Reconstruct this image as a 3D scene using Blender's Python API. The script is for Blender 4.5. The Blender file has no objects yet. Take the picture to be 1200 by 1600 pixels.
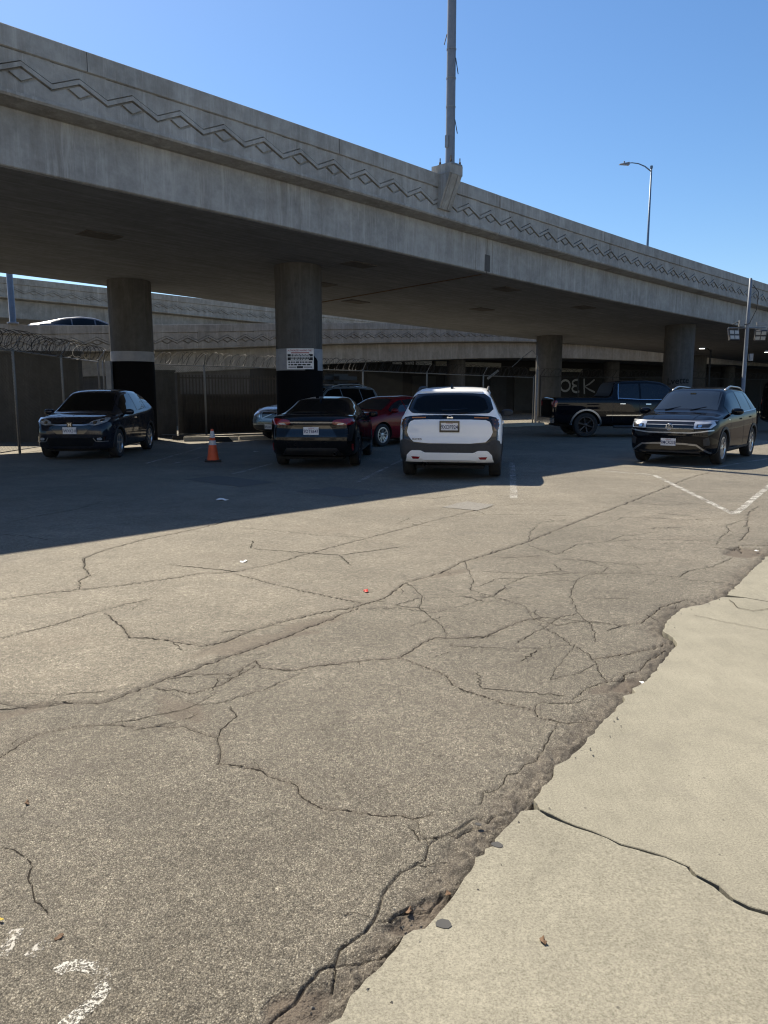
import bpy, bmesh, math, random
import numpy as np
from mathutils import Vector, Matrix
from mathutils.bvhtree import BVHTree

random.seed(7); np.random.seed(7)
S = bpy.context.scene
COL = S.collection
R = math.radians

# ------------------------------------------------------------------ camera
CAM_H = 1.5; PITCH = R(8.82); FPX = 1200.0
cam = bpy.data.cameras.new('camera'); cam.sensor_fit = 'VERTICAL'; cam.sensor_height = 24.0
cam.lens = 24.0 * FPX / 1600.0; cam.clip_start = 0.05; cam.clip_end = 4000
camo = bpy.data.objects.new('camera', cam); COL.objects.link(camo)
camo.location = (0, 0, CAM_H); camo.rotation_euler = (R(90) - PITCH, 0, 0)
S.camera = camo
S.render.resolution_x = 768; S.render.resolution_y = 1024

# ------------------------------------------------------------------ sky, sun, exposure
TO_SUN = Vector((-0.512, 0.711, 1.0)).normalized()
SUN_EL = math.asin(TO_SUN.z); SUN_AZ = math.atan2(TO_SUN.x, TO_SUN.y)
W = bpy.data.worlds.new('World'); S.world = W; W.use_nodes = True
wn = W.node_tree.nodes; wl = W.node_tree.links
sky = wn.new('ShaderNodeTexSky'); sky.sky_type = 'NISHITA'; sky.sun_disc = False
sky.sun_elevation = SUN_EL; sky.sun_rotation = SUN_AZ
sky.altitude = 50; sky.air_density = 1.0; sky.dust_density = 0.45; sky.ozone_density = 5.0
wn['Background'].inputs['Strength'].default_value = 0.081
hs = wn.new('ShaderNodeHueSaturation'); hs.inputs['Saturation'].default_value = 1.13
wl.new(sky.outputs[0], hs.inputs['Color']); wl.new(hs.outputs[0], wn['Background'].inputs['Color'])
sun = bpy.data.lights.new('sun', 'SUN'); sun.energy = 5.0; sun.angle = R(0.53); sun.color = (1.0, 0.90, 0.73)
suno = bpy.data.objects.new('sun', sun); COL.objects.link(suno)
suno.rotation_euler = TO_SUN.to_track_quat('Z', 'Y').to_euler()
suno.location = (-20, 30, 40)
S.view_settings.view_transform = 'Standard'; S.view_settings.look = 'None'
S.view_settings.gamma = 1.0; S.view_settings.use_curve_mapping = False
S.view_settings.exposure = 0.86
try: S.cycles.filter_width = 1.15
except Exception: pass

# ------------------------------------------------------------------ photo pixel (1200x1600) -> point on the ground
def gnd(px, py, z=0.0):
    fy, fz = math.cos(PITCH), -math.sin(PITCH); uy, uz = math.sin(PITCH), math.cos(PITCH)
    a = (px - 600) / FPX; b = (800 - py) / FPX
    dx, dy, dz = a, fy + uy * b, fz + uz * b
    t = (z - CAM_H) / dz
    return (dx * t, dy * t)

# ------------------------------------------------------------------ materials
M = {}
def newmat(name):
    m = bpy.data.materials.new(name); m.use_nodes = True; M[name] = m
    nt = m.node_tree; return m, nt, nt.nodes['Principled BSDF'], nt.nodes, nt.links
def pos_node(nt, mode='Position'):
    if mode == 'Position': return nt.nodes.new('ShaderNodeNewGeometry').outputs['Position']
    return nt.nodes.new('ShaderNodeTexCoord').outputs['Object']
def noise(nt, vec, scale, detail=4, rough=0.6, stretch=None):
    if stretch is not None:
        mp = nt.nodes.new('ShaderNodeMapping'); mp.inputs['Scale'].default_value = stretch
        nt.links.new(vec, mp.inputs['Vector']); vec = mp.outputs[0]
    n = nt.nodes.new('ShaderNodeTexNoise'); n.inputs['Scale'].default_value = scale
    n.inputs['Detail'].default_value = detail; n.inputs['Roughness'].default_value = rough
    nt.links.new(vec, n.inputs['Vector']); return n.outputs['Fac']
def ramp(nt, fac, stops):
    r = nt.nodes.new('ShaderNodeValToRGB'); e = r.color_ramp.elements
    while len(e) < len(stops): e.new(0.5)
    for i, (p, c) in enumerate(stops):
        e[i].position = p; e[i].color = (c if len(c) == 4 else (*c, 1)) if not isinstance(c, (int, float)) else (c, c, c, 1)
    nt.links.new(fac, r.inputs[0]); return r.outputs['Color']
def mixc(nt, fac, a, b, mode='MIX'):
    m = nt.nodes.new('ShaderNodeMix'); m.data_type = 'RGBA'; m.blend_type = mode
    for sock, v in ((m.inputs[0], fac), (m.inputs[6], a), (m.inputs[7], b)):
        if isinstance(v, (int, float)): sock.default_value = v
        elif isinstance(v, tuple): sock.default_value = v if len(v) == 4 else (*v, 1)
        else: nt.links.new(v, sock)
    return m.outputs[2]
def mth(nt, op, a, b=0.0):
    m = nt.nodes.new('ShaderNodeMath'); m.operation = op
    for sock, v in ((m.inputs[0], a), (m.inputs[1], b)):
        if isinstance(v, (int, float)): sock.default_value = v
        else: nt.links.new(v, sock)
    return m.outputs[0]
def bump(nt, bsdf, h, strength=0.3, dist=0.01):
    b = nt.nodes.new('ShaderNodeBump'); b.inputs['Strength'].default_value = strength; b.inputs['Distance'].default_value = dist
    nt.links.new(h, b.inputs['Height']); nt.links.new(b.outputs[0], bsdf.inputs['Normal'])
def plain(name, col, rough=0.5, metal=0.0, coat=0.0, spec=0.5, emit=None, var=0.12, vscale=6.0, trans=0.0):
    m, nt, b, N, L = newmat(name)
    p = pos_node(nt, 'Object'); n = noise(nt, p, vscale, 5)
    lo = tuple(c * (1 - var) for c in col); hi = tuple(min(1, c * (1 + var)) for c in col)
    L.new(ramp(nt, n, [(0.3, lo), (0.7, hi)]), b.inputs['Base Color'])
    b.inputs['Roughness'].default_value = rough; b.inputs['Metallic'].default_value = metal
    b.inputs['Coat Weight'].default_value = coat; b.inputs['Coat Roughness'].default_value = 0.03
    b.inputs['Specular IOR Level'].default_value = spec
    b.inputs['Transmission Weight'].default_value = trans
    if emit:
        b.inputs['Emission Color'].default_value = (*emit[0], 1); b.inputs['Emission Strength'].default_value = emit[1]
    return m

def concrete(name, base, var=0.25, streak=True, stain=(0.55, 0.5, 0.45), bscale=40, boards=False):
    m, nt, b, N, L = newmat(name); p = pos_node(nt)
    big = noise(nt, p, 0.9, 6, 0.65); mid = noise(nt, p, 5.0, 6, 0.7)
    c = ramp(nt, big, [(0.3, tuple(x * (1 - var) for x in base)), (0.68, tuple(x * (1 + var * .7) for x in base))])
    c = mixc(nt, 0.45, c, ramp(nt, mid, [(0.3, tuple(x * .62 for x in base)), (0.7, tuple(x * 1.3 for x in base))]))
    if streak:
        s = noise(nt, p, 1.3, 6, 0.75, (1.6, 1.6, 0.22))
        c = mixc(nt, ramp(nt, s, [(0.48, 0.0), (0.70, 0.55)]), c, tuple(base[i] * stain[i] for i in range(3)))
        s2 = noise(nt, p, 2.4, 6, 0.75, (2.0, 2.0, 0.16))
        c = mixc(nt, ramp(nt, s2, [(0.52, 0.0), (0.72, 0.6)]), c, tuple(min(1, x * 1.6) for x in base))
    fine = noise(nt, p, bscale, 4, 0.7)
    h = fine
    if boards:
        mp_ = nt.nodes.new('ShaderNodeMapping'); mp_.vector_type = 'TEXTURE'; mp_.inputs['Rotation'].default_value = (0, 0, R(45.3)); L.new(p, mp_.inputs['Vector']); h2 = noise(nt, mp_.outputs[0], 2.6, 5, 0.65, (0.18, 3.2, 3.0)); h = mth(nt, 'ADD', mth(nt, 'MULTIPLY', fine, 0.4), h2)
        c = mixc(nt, ramp(nt, h2, [(0.35, 0.0), (0.65, 0.6)]), c, tuple(x * .5 for x in base))
    L.new(c, b.inputs['Base Color']); b.inputs['Roughness'].default_value = 0.9
    b.inputs['Specular IOR Level'].default_value = 0.25
    bump(nt, b, h, 0.35, 0.01); return m

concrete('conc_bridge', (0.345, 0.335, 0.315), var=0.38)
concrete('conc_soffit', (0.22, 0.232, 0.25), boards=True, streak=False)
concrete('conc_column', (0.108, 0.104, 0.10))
concrete('conc_ramp', (0.29, 0.275, 0.245), var=0.35)
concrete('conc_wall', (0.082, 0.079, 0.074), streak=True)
concrete('conc_curb', (0.38, 0.355, 0.30), streak=False)
plain('joint_dark', (0.03, 0.03, 0.03), 0.9)
plain('paint_grey_band', (0.30, 0.31, 0.34), 0.7)
plain('paint_black_band', (0.006, 0.006, 0.007), 0.9, spec=0.1)
plain('galv', (0.22, 0.23, 0.245), 0.55, 0.5)
plain('pole_paint', (0.17, 0.19, 0.225), 0.55, 0.2)
plain('pole_blue', (0.10, 0.16, 0.24), 0.5, 0.2)
plain('wire_dark', (0.035, 0.032, 0.03), 0.7, 0.2)
plain('rusty', (0.11, 0.075, 0.05), 0.8, 0.2, var=0.4)
plain('gate_brown', (0.04, 0.034, 0.028), 0.8, 0.1, var=0.3)
plain('sign_white', (0.78, 0.78, 0.78), 0.5)
plain('sign_red', (0.35, 0.02, 0.03), 0.6)
plain('sign_black', (0.015, 0.015, 0.018), 0.6)
plain('cone_orange', (0.62, 0.09, 0.02), 0.55)
plain('cone_white', (0.5, 0.5, 0.5), 0.4)
plain('rubber_black', (0.018, 0.018, 0.018), 0.85)
plain('tyre', (0.022, 0.022, 0.023), 0.85, var=0.25, vscale=30)
plain('rim_silver', (0.55, 0.56, 0.58), 0.28, 0.9)
plain('rim_dark', (0.05, 0.05, 0.055), 0.35, 0.7)
plain('well', (0.008, 0.008, 0.008), 0.9)
plain('cladding', (0.028, 0.029, 0.032), 0.62, var=0.2, vscale=20)
plain('gloss_black', (0.006, 0.006, 0.007), 0.12, coat=0.5)
plain('chrome', (0.72, 0.73, 0.75), 0.14, 1.0)
plain('satin', (0.42, 0.43, 0.45), 0.3, 0.9)
plain('glass_dark', (0.003, 0.004, 0.005), 0.03, spec=0.25, var=0.05)
plain('glass_blue', (0.012, 0.017, 0.024), 0.03, spec=0.6, var=0.05)
plain('lamp_clear', (0.55, 0.58, 0.62), 0.10, 0.5, coat=1.0)
plain('lamp_housing', (0.05, 0.05, 0.055), 0.2, 0.3, coat=1.0)
plain('lamp_red', (0.24, 0.008, 0.012), 0.12, coat=1.0)
plain('lamp_smoke', (0.055, 0.035, 0.03), 0.10, coat=1.0)
plain('lamp_amber', (0.5, 0.16, 0.02), 0.2, coat=1.0)
plain('plate_white', (0.72, 0.73, 0.75), 0.4)
plain('plate_ink', (0.02, 0.03, 0.10), 0.5)
plain('badge', (0.16, 0.16, 0.17), 0.3, 0.8)
def paint(name, col, metal=0.0, rough=0.28, coat=0.6):
    m, nt, b, N, L = newmat(name); p = pos_node(nt, 'Object')
    n = noise(nt, p, 5, 5); L.new(ramp(nt, n, [(0.35, rough * .85), (0.7, rough * 1.3)]), b.inputs['Roughness'])
    d = noise(nt, p, 2.2, 6, 0.7, (1, 1, 1.6))
    L.new(mixc(nt, ramp(nt, d, [(0.45, 0.0), (0.85, 0.035)]), col, (0.22, 0.20, 0.17)), b.inputs['Base Color'])
    b.inputs['Metallic'].default_value = metal; b.inputs['Coat Weight'].default_value = coat; b.inputs['Specular IOR Level'].default_value = 0.0; b.inputs['Coat Roughness'].default_value = 0.035
paint('paint_white', (0.88, 0.89, 0.90), coat=0.8); paint('paint_black', (0.006, 0.0065, 0.008)); paint('paint_graphite', (0.022, 0.024, 0.032), 0.3, coat=0.8)
paint('paint_red', (0.15, 0.008, 0.014), 0.2); paint('paint_silver', (0.22, 0.27, 0.31), 0.6); paint('paint_navy', (0.010, 0.014, 0.026), 0.3)
paint('paint_navyblack', (0.004, 0.005, 0.008), 0.0, coat=0.6); paint('paint_lightsilver', (0.10, 0.105, 0.115), 0.6)
plain('leaf_brown', (0.13, 0.075, 0.04), 0.8); plain('leaf_yellow', (0.6, 0.45, 0.08), 0.8)
plain('litter_white', (0.8, 0.8, 0.78), 0.7); plain('litter_red', (0.6, 0.05, 0.03), 0.5)
plain('tar_spot', (0.05, 0.05, 0.05), 0.8); plain('graffiti', (0.5, 0.5, 0.5), 0.8); plain('graffiti_black', (0.01, 0.01, 0.01), 0.8)
plain('flood_lens', (0.40, 0.40, 0.38), 0.3); plain('flood_body', (0.05, 0.05, 0.055), 0.6)
plain('lamp_lit', (0.9, 0.9, 0.9), 0.4, emit=((1.0, 0.97, 0.92), 3.0))
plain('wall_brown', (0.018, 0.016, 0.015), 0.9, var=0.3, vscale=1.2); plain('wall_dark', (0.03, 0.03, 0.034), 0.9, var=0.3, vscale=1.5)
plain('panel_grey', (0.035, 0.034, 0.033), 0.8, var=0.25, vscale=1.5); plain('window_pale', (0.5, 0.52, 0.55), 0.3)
plain('bounce_stucco', (0.66, 0.62, 0.54), 0.9, var=0.08, vscale=1.0)
plain('building_grey', (0.45, 0.45, 0.47), 0.8); plain('building_red', (0.5, 0.06, 0.05), 0.7)

# asphalt: aged, pale aggregate in dark binder; 'crack' and 'dirt' come from the mesh
def asphalt():
    m, nt, b, N, L = newmat('asphalt'); p = pos_node(nt)
    def vor(scale):
        v = N.new('ShaderNodeTexVoronoi'); v.inputs['Scale'].default_value = scale; L.new(p, v.inputs['Vector']); return v
    v1, v2 = vor(205), vor(430)
    def cellval(v):
        s = N.new('ShaderNodeSeparateColor'); L.new(v.outputs['Color'], s.inputs[0]); return s.outputs[0]
    c1 = ramp(nt, cellval(v1), [(0.0, (0.085, 0.078, 0.070)), (0.45, (0.145, 0.132, 0.115)), (0.75, (0.24, 0.222, 0.195)), (0.93, (0.33, 0.31, 0.275)), (1.0, (0.50, 0.48, 0.43))])
    c2 = ramp(nt, cellval(v2), [(0.0, (0.075, 0.07, 0.062)), (0.5, (0.155, 0.142, 0.125)), (1.0, (0.36, 0.335, 0.295))])
    c = mixc(nt, 0.45, c1, c2)
    v3 = vor(58); g3 = noise(nt, p, 30, 3, 0.8)
    c = mixc(nt, 1.0, c, ramp(nt, cellval(v3), [(0.0, (0.85, 0.85, 0.85)), (0.8, (1.07, 1.07, 1.07)), (1.0, (1.3, 1.3, 1.29))]), 'MULTIPLY')
    c = mixc(nt, 1.0, c, ramp(nt, g3, [(0.32, (0.83, 0.83, 0.83)), (0.68, (1.16, 1.16, 1.155))]), 'MULTIPLY')
    big = noise(nt, p, 0.45, 6, 0.65); mid = noise(nt, p, 3.1, 6, 0.7)
    c = mixc(nt, 1.0, c, ramp(nt, big, [(0.3, (0.70, 0.69, 0.64)), (0.7, (1.08, 1.065, 0.99))]), 'MULTIPLY')
    c = mixc(nt, 1.0, c, ramp(nt, mid, [(0.3, (0.86, 0.85, 0.84)), (0.7, (1.12, 1.12, 1.11))]), 'MULTIPLY')
    c = mixc(nt, 1.0, c, ramp(nt, v1.outputs['Distance'], [(0.25, (1.12, 1.12, 1.12)), (0.72, (0.45, 0.44, 0.43))]), 'MULTIPLY')
    oil = noise(nt, p, 1.25, 5, 0.6)
    c = mixc(nt, ramp(nt, oil, [(0.60, 0.0), (0.74, 0.42)]), c, (0.07, 0.062, 0.055))
    st = noise(nt, p, 0.8, 6, 0.7); c = mixc(nt, ramp(nt, st, [(0.55, 0.0), (0.72, 0.35)]), c, (0.105, 0.085, 0.066))
    ty = noise(nt, p, 1.1, 4, 0.6, (0.35, 2.4, 1)); c = mixc(nt, ramp(nt, ty, [(0.58, 0.0), (0.72, 0.22)]), c, (0.085, 0.08, 0.073))
    def attr(n):
        a = N.new('ShaderNodeAttribute'); a.attribute_name = n; return a.outputs['Fac']
    dirt = attr('dirt'); crack = attr('crack'); pale = attr('pale')
    c = mixc(nt, pale, c, mixc(nt, 1.0, c, (1.5, 1.49, 1.46), 'MULTIPLY'))
    c = mixc(nt, mth(nt, 'MULTIPLY', dirt, 0.75), c, mixc(nt, mid, (0.075, 0.058, 0.044), (0.125, 0.098, 0.075)))
    c = mixc(nt, crack, c, (0.030, 0.026, 0.022))
    L.new(c, b.inputs['Base Color']); b.inputs['Roughness'].default_value = 0.82; b.inputs['Specular IOR Level'].default_value = 0.35
    h = mth(nt, 'ADD', mth(nt, 'MULTIPLY', v1.outputs['Distance'], -1.0), mth(nt, 'MULTIPLY', v2.outputs['Distance'], -0.5))
    bump(nt, b, h, 0.6, 0.004)
asphalt()
def patchmat(name, mul):
    m, nt, b, N, L = newmat(name); p = pos_node(nt)
    v = N.new('ShaderNodeTexVoronoi'); v.inputs['Scale'].default_value = 200; L.new(p, v.inputs['Vector'])
    s = N.new('ShaderNodeSeparateColor'); L.new(v.outputs['Color'], s.inputs[0])
    L.new(ramp(nt, s.outputs[0], [(0, (0.06 * mul, 0.056 * mul, 0.05 * mul)), (1, (0.2 * mul, 0.19 * mul, 0.17 * mul))]), b.inputs['Base Color'])
    b.inputs['Roughness'].default_value = 0.85; bump(nt, b, v.outputs['Distance'], 0.5, 0.006)
patchmat('asphalt_patch', 0.8); patchmat('asphalt_patch_pale', 1.35)
plain('crack_dirt', (0.028, 0.024, 0.020), 0.95, spec=0.1)
plain('crack_soil', (0.06, 0.048, 0.037), 0.95, spec=0.1)
def linemat(name, cover, col=(0.62, 0.60, 0.55), scale=60):
    m, nt, b, N, L = newmat(name); p = pos_node(nt)
    n = noise(nt, p, scale, 3, 0.7); n2 = noise(nt, p, 5, 4, 0.7)
    f = mth(nt, 'ADD', mth(nt, 'MULTIPLY', n, 0.75), mth(nt, 'MULTIPLY', n2, 0.6))
    mask = ramp(nt, f, [(cover, 0.0), (cover + 0.10, 1.0)])
    b.inputs['Base Color'].default_value = (*col, 1); b.inputs['Roughness'].default_value = 0.8
    bump(nt, b, n, 0.6, 0.006)
    t = N.new('ShaderNodeBsdfTransparent'); mx = N.new('ShaderNodeMixShader')
    L.new(mask, mx.inputs[0]); L.new(t.outputs[0], mx.inputs[1]); L.new(b.outputs[0], mx.inputs[2])
    L.new(mx.outputs[0], N['Material Output'].inputs['Surface'])
linemat('line_paint', 0.62, (0.40, 0.39, 0.355)); linemat('line_worn', 0.63, (0.38, 0.365, 0.33)); linemat('line_number', 0.64, (0.47, 0.46, 0.42), 120)

def sidewalk_mat():
    m, nt, b, N, L = newmat('conc_slab'); p = pos_node(nt)
    big = noise(nt, p, 0.8, 6, 0.6); mid = noise(nt, p, 6, 6, 0.7); fine = noise(nt, p, 160, 3, 0.7); sweep = noise(nt, p, 5, 4, 0.6, (6.0, 0.5, 1))
    c = ramp(nt, big, [(0.3, (0.208, 0.196, 0.157)), (0.7, (0.272, 0.256, 0.206))])
    c = mixc(nt, 1.0, c, ramp(nt, mid, [(0.3, (0.88, 0.88, 0.88)), (0.7, (1.08, 1.08, 1.08))]), 'MULTIPLY')
    c = mixc(nt, 1.0, c, ramp(nt, fine, [(0.3, (0.62, 0.61, 0.58)), (0.5, (1.0, 1.0, 1.0)), (0.72, (1.30, 1.30, 1.28))]), 'MULTIPLY')
    c = mixc(nt, 1.0, c, ramp(nt, sweep, [(0.35, (0.965, 0.965, 0.965)), (0.65, (1.025, 1.025, 1.025))]), 'MULTIPLY')
    sp = noise(nt, p, 70, 4, 0.8); c = mixc(nt, 1.0, c, ramp(nt, sp, [(0.33, (0.84, 0.84, 0.83)), (0.68, (1.13, 1.13, 1.12))]), 'MULTIPLY')
    st = noise(nt, p, 2.3, 6, 0.75); c = mixc(nt, ramp(nt, st, [(0.54, 0.0), (0.74, 0.42)]), c, (0.15, 0.138, 0.118))
    v = N.new('ShaderNodeTexVoronoi'); v.inputs['Scale'].default_value = 19; L.new(p, v.inputs['Vector'])
    s = N.new('ShaderNodeSeparateColor'); L.new(v.outputs['Color'], s.inputs[0])
    spot = mth(nt, 'MULTIPLY', ramp(nt, v.outputs['Distance'], [(0.06, 1.0), (0.12, 0.0)]), ramp(nt, s.outputs[0], [(0.86, 0.0), (0.9, 0.75)]))
    c = mixc(nt, spot, c, (0.07, 0.062, 0.055))
    L.new(c, b.inputs['Base Color']); b.inputs['Roughness'].default_value = 0.85; b.inputs['Specular IOR Level'].default_value = 0.3
    bump(nt, b, fine, 0.35, 0.004)
sidewalk_mat()

# ------------------------------------------------------------------ mesh helpers
class MB:
    def __init__(s): s.v = []; s.f = []
    def add(s, vs, fs):
        o = len(s.v); s.v += [tuple(v) for v in vs]; s.f += [tuple(i + o for i in f) for f in fs]; return s
    def box(s, x0, x1, y0, y1, z0, z1):
        return s.add([(x0,y0,z0),(x1,y0,z0),(x1,y1,z0),(x0,y1,z0),(x0,y0,z1),(x1,y0,z1),(x1,y1,z1),(x0,y1,z1)],
                     [(0,3,2,1),(4,5,6,7),(0,1,5,4),(1,2,6,5),(2,3,7,6),(3,0,4,7)])
    def hexa(s, p): return s.add(p, [(0,3,2,1),(4,5,6,7),(0,1,5,4),(1,2,6,5),(2,3,7,6),(3,0,4,7)])
    def tube(s, path, r, n=8, cap=True):
        P = [Vector(p) for p in path]; rs = r if isinstance(r, (list, tuple)) else [r] * len(P); rings = []
        up = Vector((0, 0, 1)); prev = None
        for i, p in enumerate(P):
            d = (P[min(i + 1, len(P) - 1)] - P[max(i - 1, 0)]).normalized()
            if prev is None: a = d.cross(up if abs(d.z) < 0.9 else Vector((1, 0, 0))).normalized()
            else:
                a = prev - d * prev.dot(d); a.normalize()
            prev = a; b = d.cross(a)
            rings.append([p + (a * math.cos(t) + b * math.sin(t)) * rs[i] for t in [2 * math.pi * k / n for k in range(n)]])
        vs = [q for ring in rings for q in ring]; fs = []
        for i in range(len(P) - 1):
            for k in range(n): fs.append((i*n+k, i*n+(k+1)%n, (i+1)*n+(k+1)%n, (i+1)*n+k))
        if cap: fs += [tuple(range(n))[::-1], tuple(range((len(P)-1)*n, len(P)*n))]
        return s.add(vs, fs)
    def lathe(s, prof, n=24, axis='z', c=(0,0,0)):
        vs = []; fs = []; m = len(prof)
        for k in range(n):
            t = 2 * math.pi * k / n
            for r, h in prof:
                q = (r*math.cos(t), r*math.sin(t), h) if axis == 'z' else (r*math.cos(t), h, r*math.sin(t))
                vs.append((q[0]+c[0], q[1]+c[1], q[2]+c[2]))
        for k in range(n):
            for i in range(m - 1): 
                f = (k*m+i, ((k+1)%n)*m+i, ((k+1)%n)*m+i+1, k*m+i+1); fs.append(f if axis == 'z' else f[::-1])
        return s.add(vs, fs)
    def prism(s, poly, y0, y1):   # polygon in (x,z), extruded along y
        n = len(poly); vs = [(x, y0, z) for x, z in poly] + [(x, y1, z) for x, z in poly]
        fs = [tuple(range(n)), tuple(range(2*n-1, n-1, -1))] + [(i, i+n, (i+1)%n+n, (i+1)%n) for i in range(n)]
        return s.add(vs, fs)
    def mesh(s, name, mat, smooth=False):
        me = bpy.data.meshes.new(name); me.from_pydata(s.v, [], s.f)
        if mat: me.materials.append(M[mat] if isinstance(mat, str) else mat)
        bm = bmesh.new(); bm.from_mesh(me); bmesh.ops.recalc_face_normals(bm, faces=bm.faces); bm.to_mesh(me); bm.free()
        if smooth: me.polygons.foreach_set('use_smooth', [True] * len(me.polygons))
        return me
    def build(s, name, mat, parent=None, smooth=False, loc=None, rz=0.0):
        return link(name, s.mesh(name, mat, smooth), parent, loc, rz)
def link(name, me, parent=None, loc=None, rz=0.0):
    o = bpy.data.objects.new(name, me); COL.objects.link(o)
    if parent: o.parent = parent
    if loc is not None: o.location = loc
    if rz: o.rotation_euler = (0, 0, rz)
    return o
def tag(o, label=None, cat=None, group=None, kind=None):
    if label: o['label'] = label
    if cat: o['category'] = cat
    if group: o['group'] = group
    if kind: o['kind'] = kind
    return o
def root(name, loc, rz, label, cat, group=None):
    o = bpy.data.objects.new(name, None); COL.objects.link(o); o.location = loc; o.rotation_euler = (0, 0, rz); o.empty_display_size = 0.3
    return tag(o, label, cat, group)
def smooth_sharp(me, ang=35):
    bm = bmesh.new(); bm.from_mesh(me)
    for e in bm.edges:
        e.smooth = not (len(e.link_faces) == 2 and e.calc_face_angle(0) > R(ang))
    for f in bm.faces: f.smooth = True
    bm.to_mesh(me); bm.free()
_txt = {}
def text_mesh(body, size, mat, depth=0.002, bold=0.0, xs=1.0):
    cu = bpy.data.curves.new('lettering', 'FONT'); cu.body = body; cu.size = size; cu.extrude = depth; cu.align_x = 'CENTER'; cu.align_y = 'CENTER'; cu.offset = bold
    cu.resolution_u = 3
    o = bpy.data.objects.new('lettering', cu); COL.objects.link(o)
    bpy.context.view_layer.update(); dg = bpy.context.evaluated_depsgraph_get()
    me = bpy.data.meshes.new_from_object(o.evaluated_get(dg)); bpy.data.objects.remove(o)
    me.materials.clear(); me.materials.append(M[mat])
    if xs != 1.0: me.transform(Matrix.Diagonal((xs, 1, 1, 1)))
    return me
def put_text(name, me, parent, origin, xaxis, yaxis):
    x = Vector(xaxis).normalized(); y = Vector(yaxis).normalized(); z = x.cross(y)
    o = link(name, me, parent); m = Matrix.Identity(4)
    for i in range(3): m[i][0] = x[i]; m[i][1] = y[i]; m[i][2] = z[i]; m[i][3] = origin[i]
    o.matrix_local = m; return o
def lerp(a, b, t): return a + (b - a) * t
# ------------------------------------------------------------------ ground
def vnoise(x, y, scale, seed=0):
    x = x * scale; y = y * scale; xi = np.floor(x).astype(np.int64); yi = np.floor(y).astype(np.int64); xf = x - xi; yf = y - yi
    def h(a, b):
        n = (a * 374761393 + b * 668265263 + seed * 974711) & 0x7fffffff
        n = ((n ^ (n >> 13)) * 1274126177) & 0x7fffffff
        return ((n ^ (n >> 16)) & 0xffff) / 65535.0
    u = xf * xf * (3 - 2 * xf); v = yf * yf * (3 - 2 * yf)
    return (h(xi, yi) * (1-u) + h(xi+1, yi) * u) * (1-v) + (h(xi, yi+1) * (1-u) + h(xi+1, yi+1) * u) * v
def fbm(x, y, s, o=3, seed=0):
    t = 0; a = 0.5
    for k in range(o): t = t + a * vnoise(x, y, s * 2**k, seed + k); a *= 0.5
    return t / (1 - 0.5**o)

def poly_ground(pts): return [gnd(*p) for p in pts]
def jitter(pts, step=0.06, amp=0.018, seed=0):
    rnd = random.Random(seed); out = [pts[0]]
    for a, b in zip(pts[:-1], pts[1:]):
        L = math.hypot(b[0]-a[0], b[1]-a[1]); st = step * max(1, (a[1] + b[1]) / 10); n = max(1, int(L / st)); nx, ny = -(b[1]-a[1]) / (L+1e-9), (b[0]-a[0]) / (L+1e-9)
        for k in range(1, n + 1):
            t = k / n; j = rnd.gauss(0, amp * max(1, (a[1] + b[1]) / 12)) if k < n else 0
            out.append((lerp(a[0], b[0], t) + nx * j, lerp(a[1], b[1], t) + ny * j))
    return out

# edge between asphalt and concrete, traced on the ground
EDGE_PX = [(440,1700),(480,1650),(514,1600),(541,1574),(562,1544),(586,1520),(616,1487),(631,1463),(664,1452),(679,1436),(709,1400),(726,1372),(742,1350),
 (758,1327),(795,1290),(827,1255),(845,1236),(862,1217),(865,1202),(900,1174),(942,1128),(977,1093),(973,1087),(993,1082),(988,1075),(1007,1065),(1027,1043),(1045,1022),
 (1058,1006),(1052,996),(1036,986),(1042,970),(1066,950),(1099,944),(1136,930),(1160,906),(1187,880),(1200,868),(1225,845)]
EDGE = poly_ground(EDGE_PX)
d0 = (EDGE[-1][0] - EDGE[-4][0], EDGE[-1][1] - EDGE[-4][1]); Ld = math.hypot(*d0); d0 = (d0[0]/Ld, d0[1]/Ld)
EDGE = [(EDGE[0][0]-1.1, EDGE[0][1]-1.6)] + EDGE + [(EDGE[-1][0]+d0[0]*k, EDGE[-1][1]+d0[1]*k) for k in (2, 6, 14)]
EDGEJ = jitter(EDGE, 0.03, 0.005, 3)

CR = []   # (pixels, width in m, depth in m)
def cr(w, d, *p): CR.append((list(p), w, d))
cr(.013,.013,(-60,1105),(0,1095),(47,1102),(85,1095),(155,1096),(190,1085),(240,1065),(290,1047),(350,1025),(400,1007),(450,990),(500,970),(560,948))
cr(.014,.015,(165,957),(190,975),(205,995),(250,996),(315,1007),(350,1000),(395,982),(450,967),(500,955),(550,947),(600,933),(630,910),(690,892),(725,875),(770,862),(825,845),(875,825),(925,805),(975,787),(1025,767),(1075,747),(1115,735))
cr(.010,.012,(-60,945),(0,935),(100,922),(175,915),(250,905),(310,895),(365,892),(425,880),(475,865),(550,845),(600,832),(660,817),(700,807),(750,795))
cr(.012,.012,(125,920),(125,905),(142,897),(130,885),(132,870),(165,857),(225,842),(300,827),(360,812),(430,800))
cr(.009,.010,(365,895),(425,910),(475,922),(525,932),(565,940))
cr(.008,.008,(-60,1008),(0,995),(75,977),(150,955),(200,942),(235,935))
cr(.008,.009,(300,1050),(360,1052),(400,1030),(405,1040),(460,1045),(500,1037),(550,1032),(600,1027),(625,1025),(670,997),(700,994),(755,994),(780,982),(820,967),(850,962))
cr(.008,.010,(625,1025),(665,1040),(695,1052),(707,1067),(735,1080),(775,1092),(835,1107),(840,1117),(875,1127),(900,1125),(945,1122))
cr(.005,.006,(837,1107),(838,1098),(870,1096),(900,1097),(920,1090))
cr(.007,.008,(245,1072),(300,1082),(350,1065),(400,1037)); cr(.006,.007,(245,1072),(310,1098),(350,1095),(420,1072),(470,1048))
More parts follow.
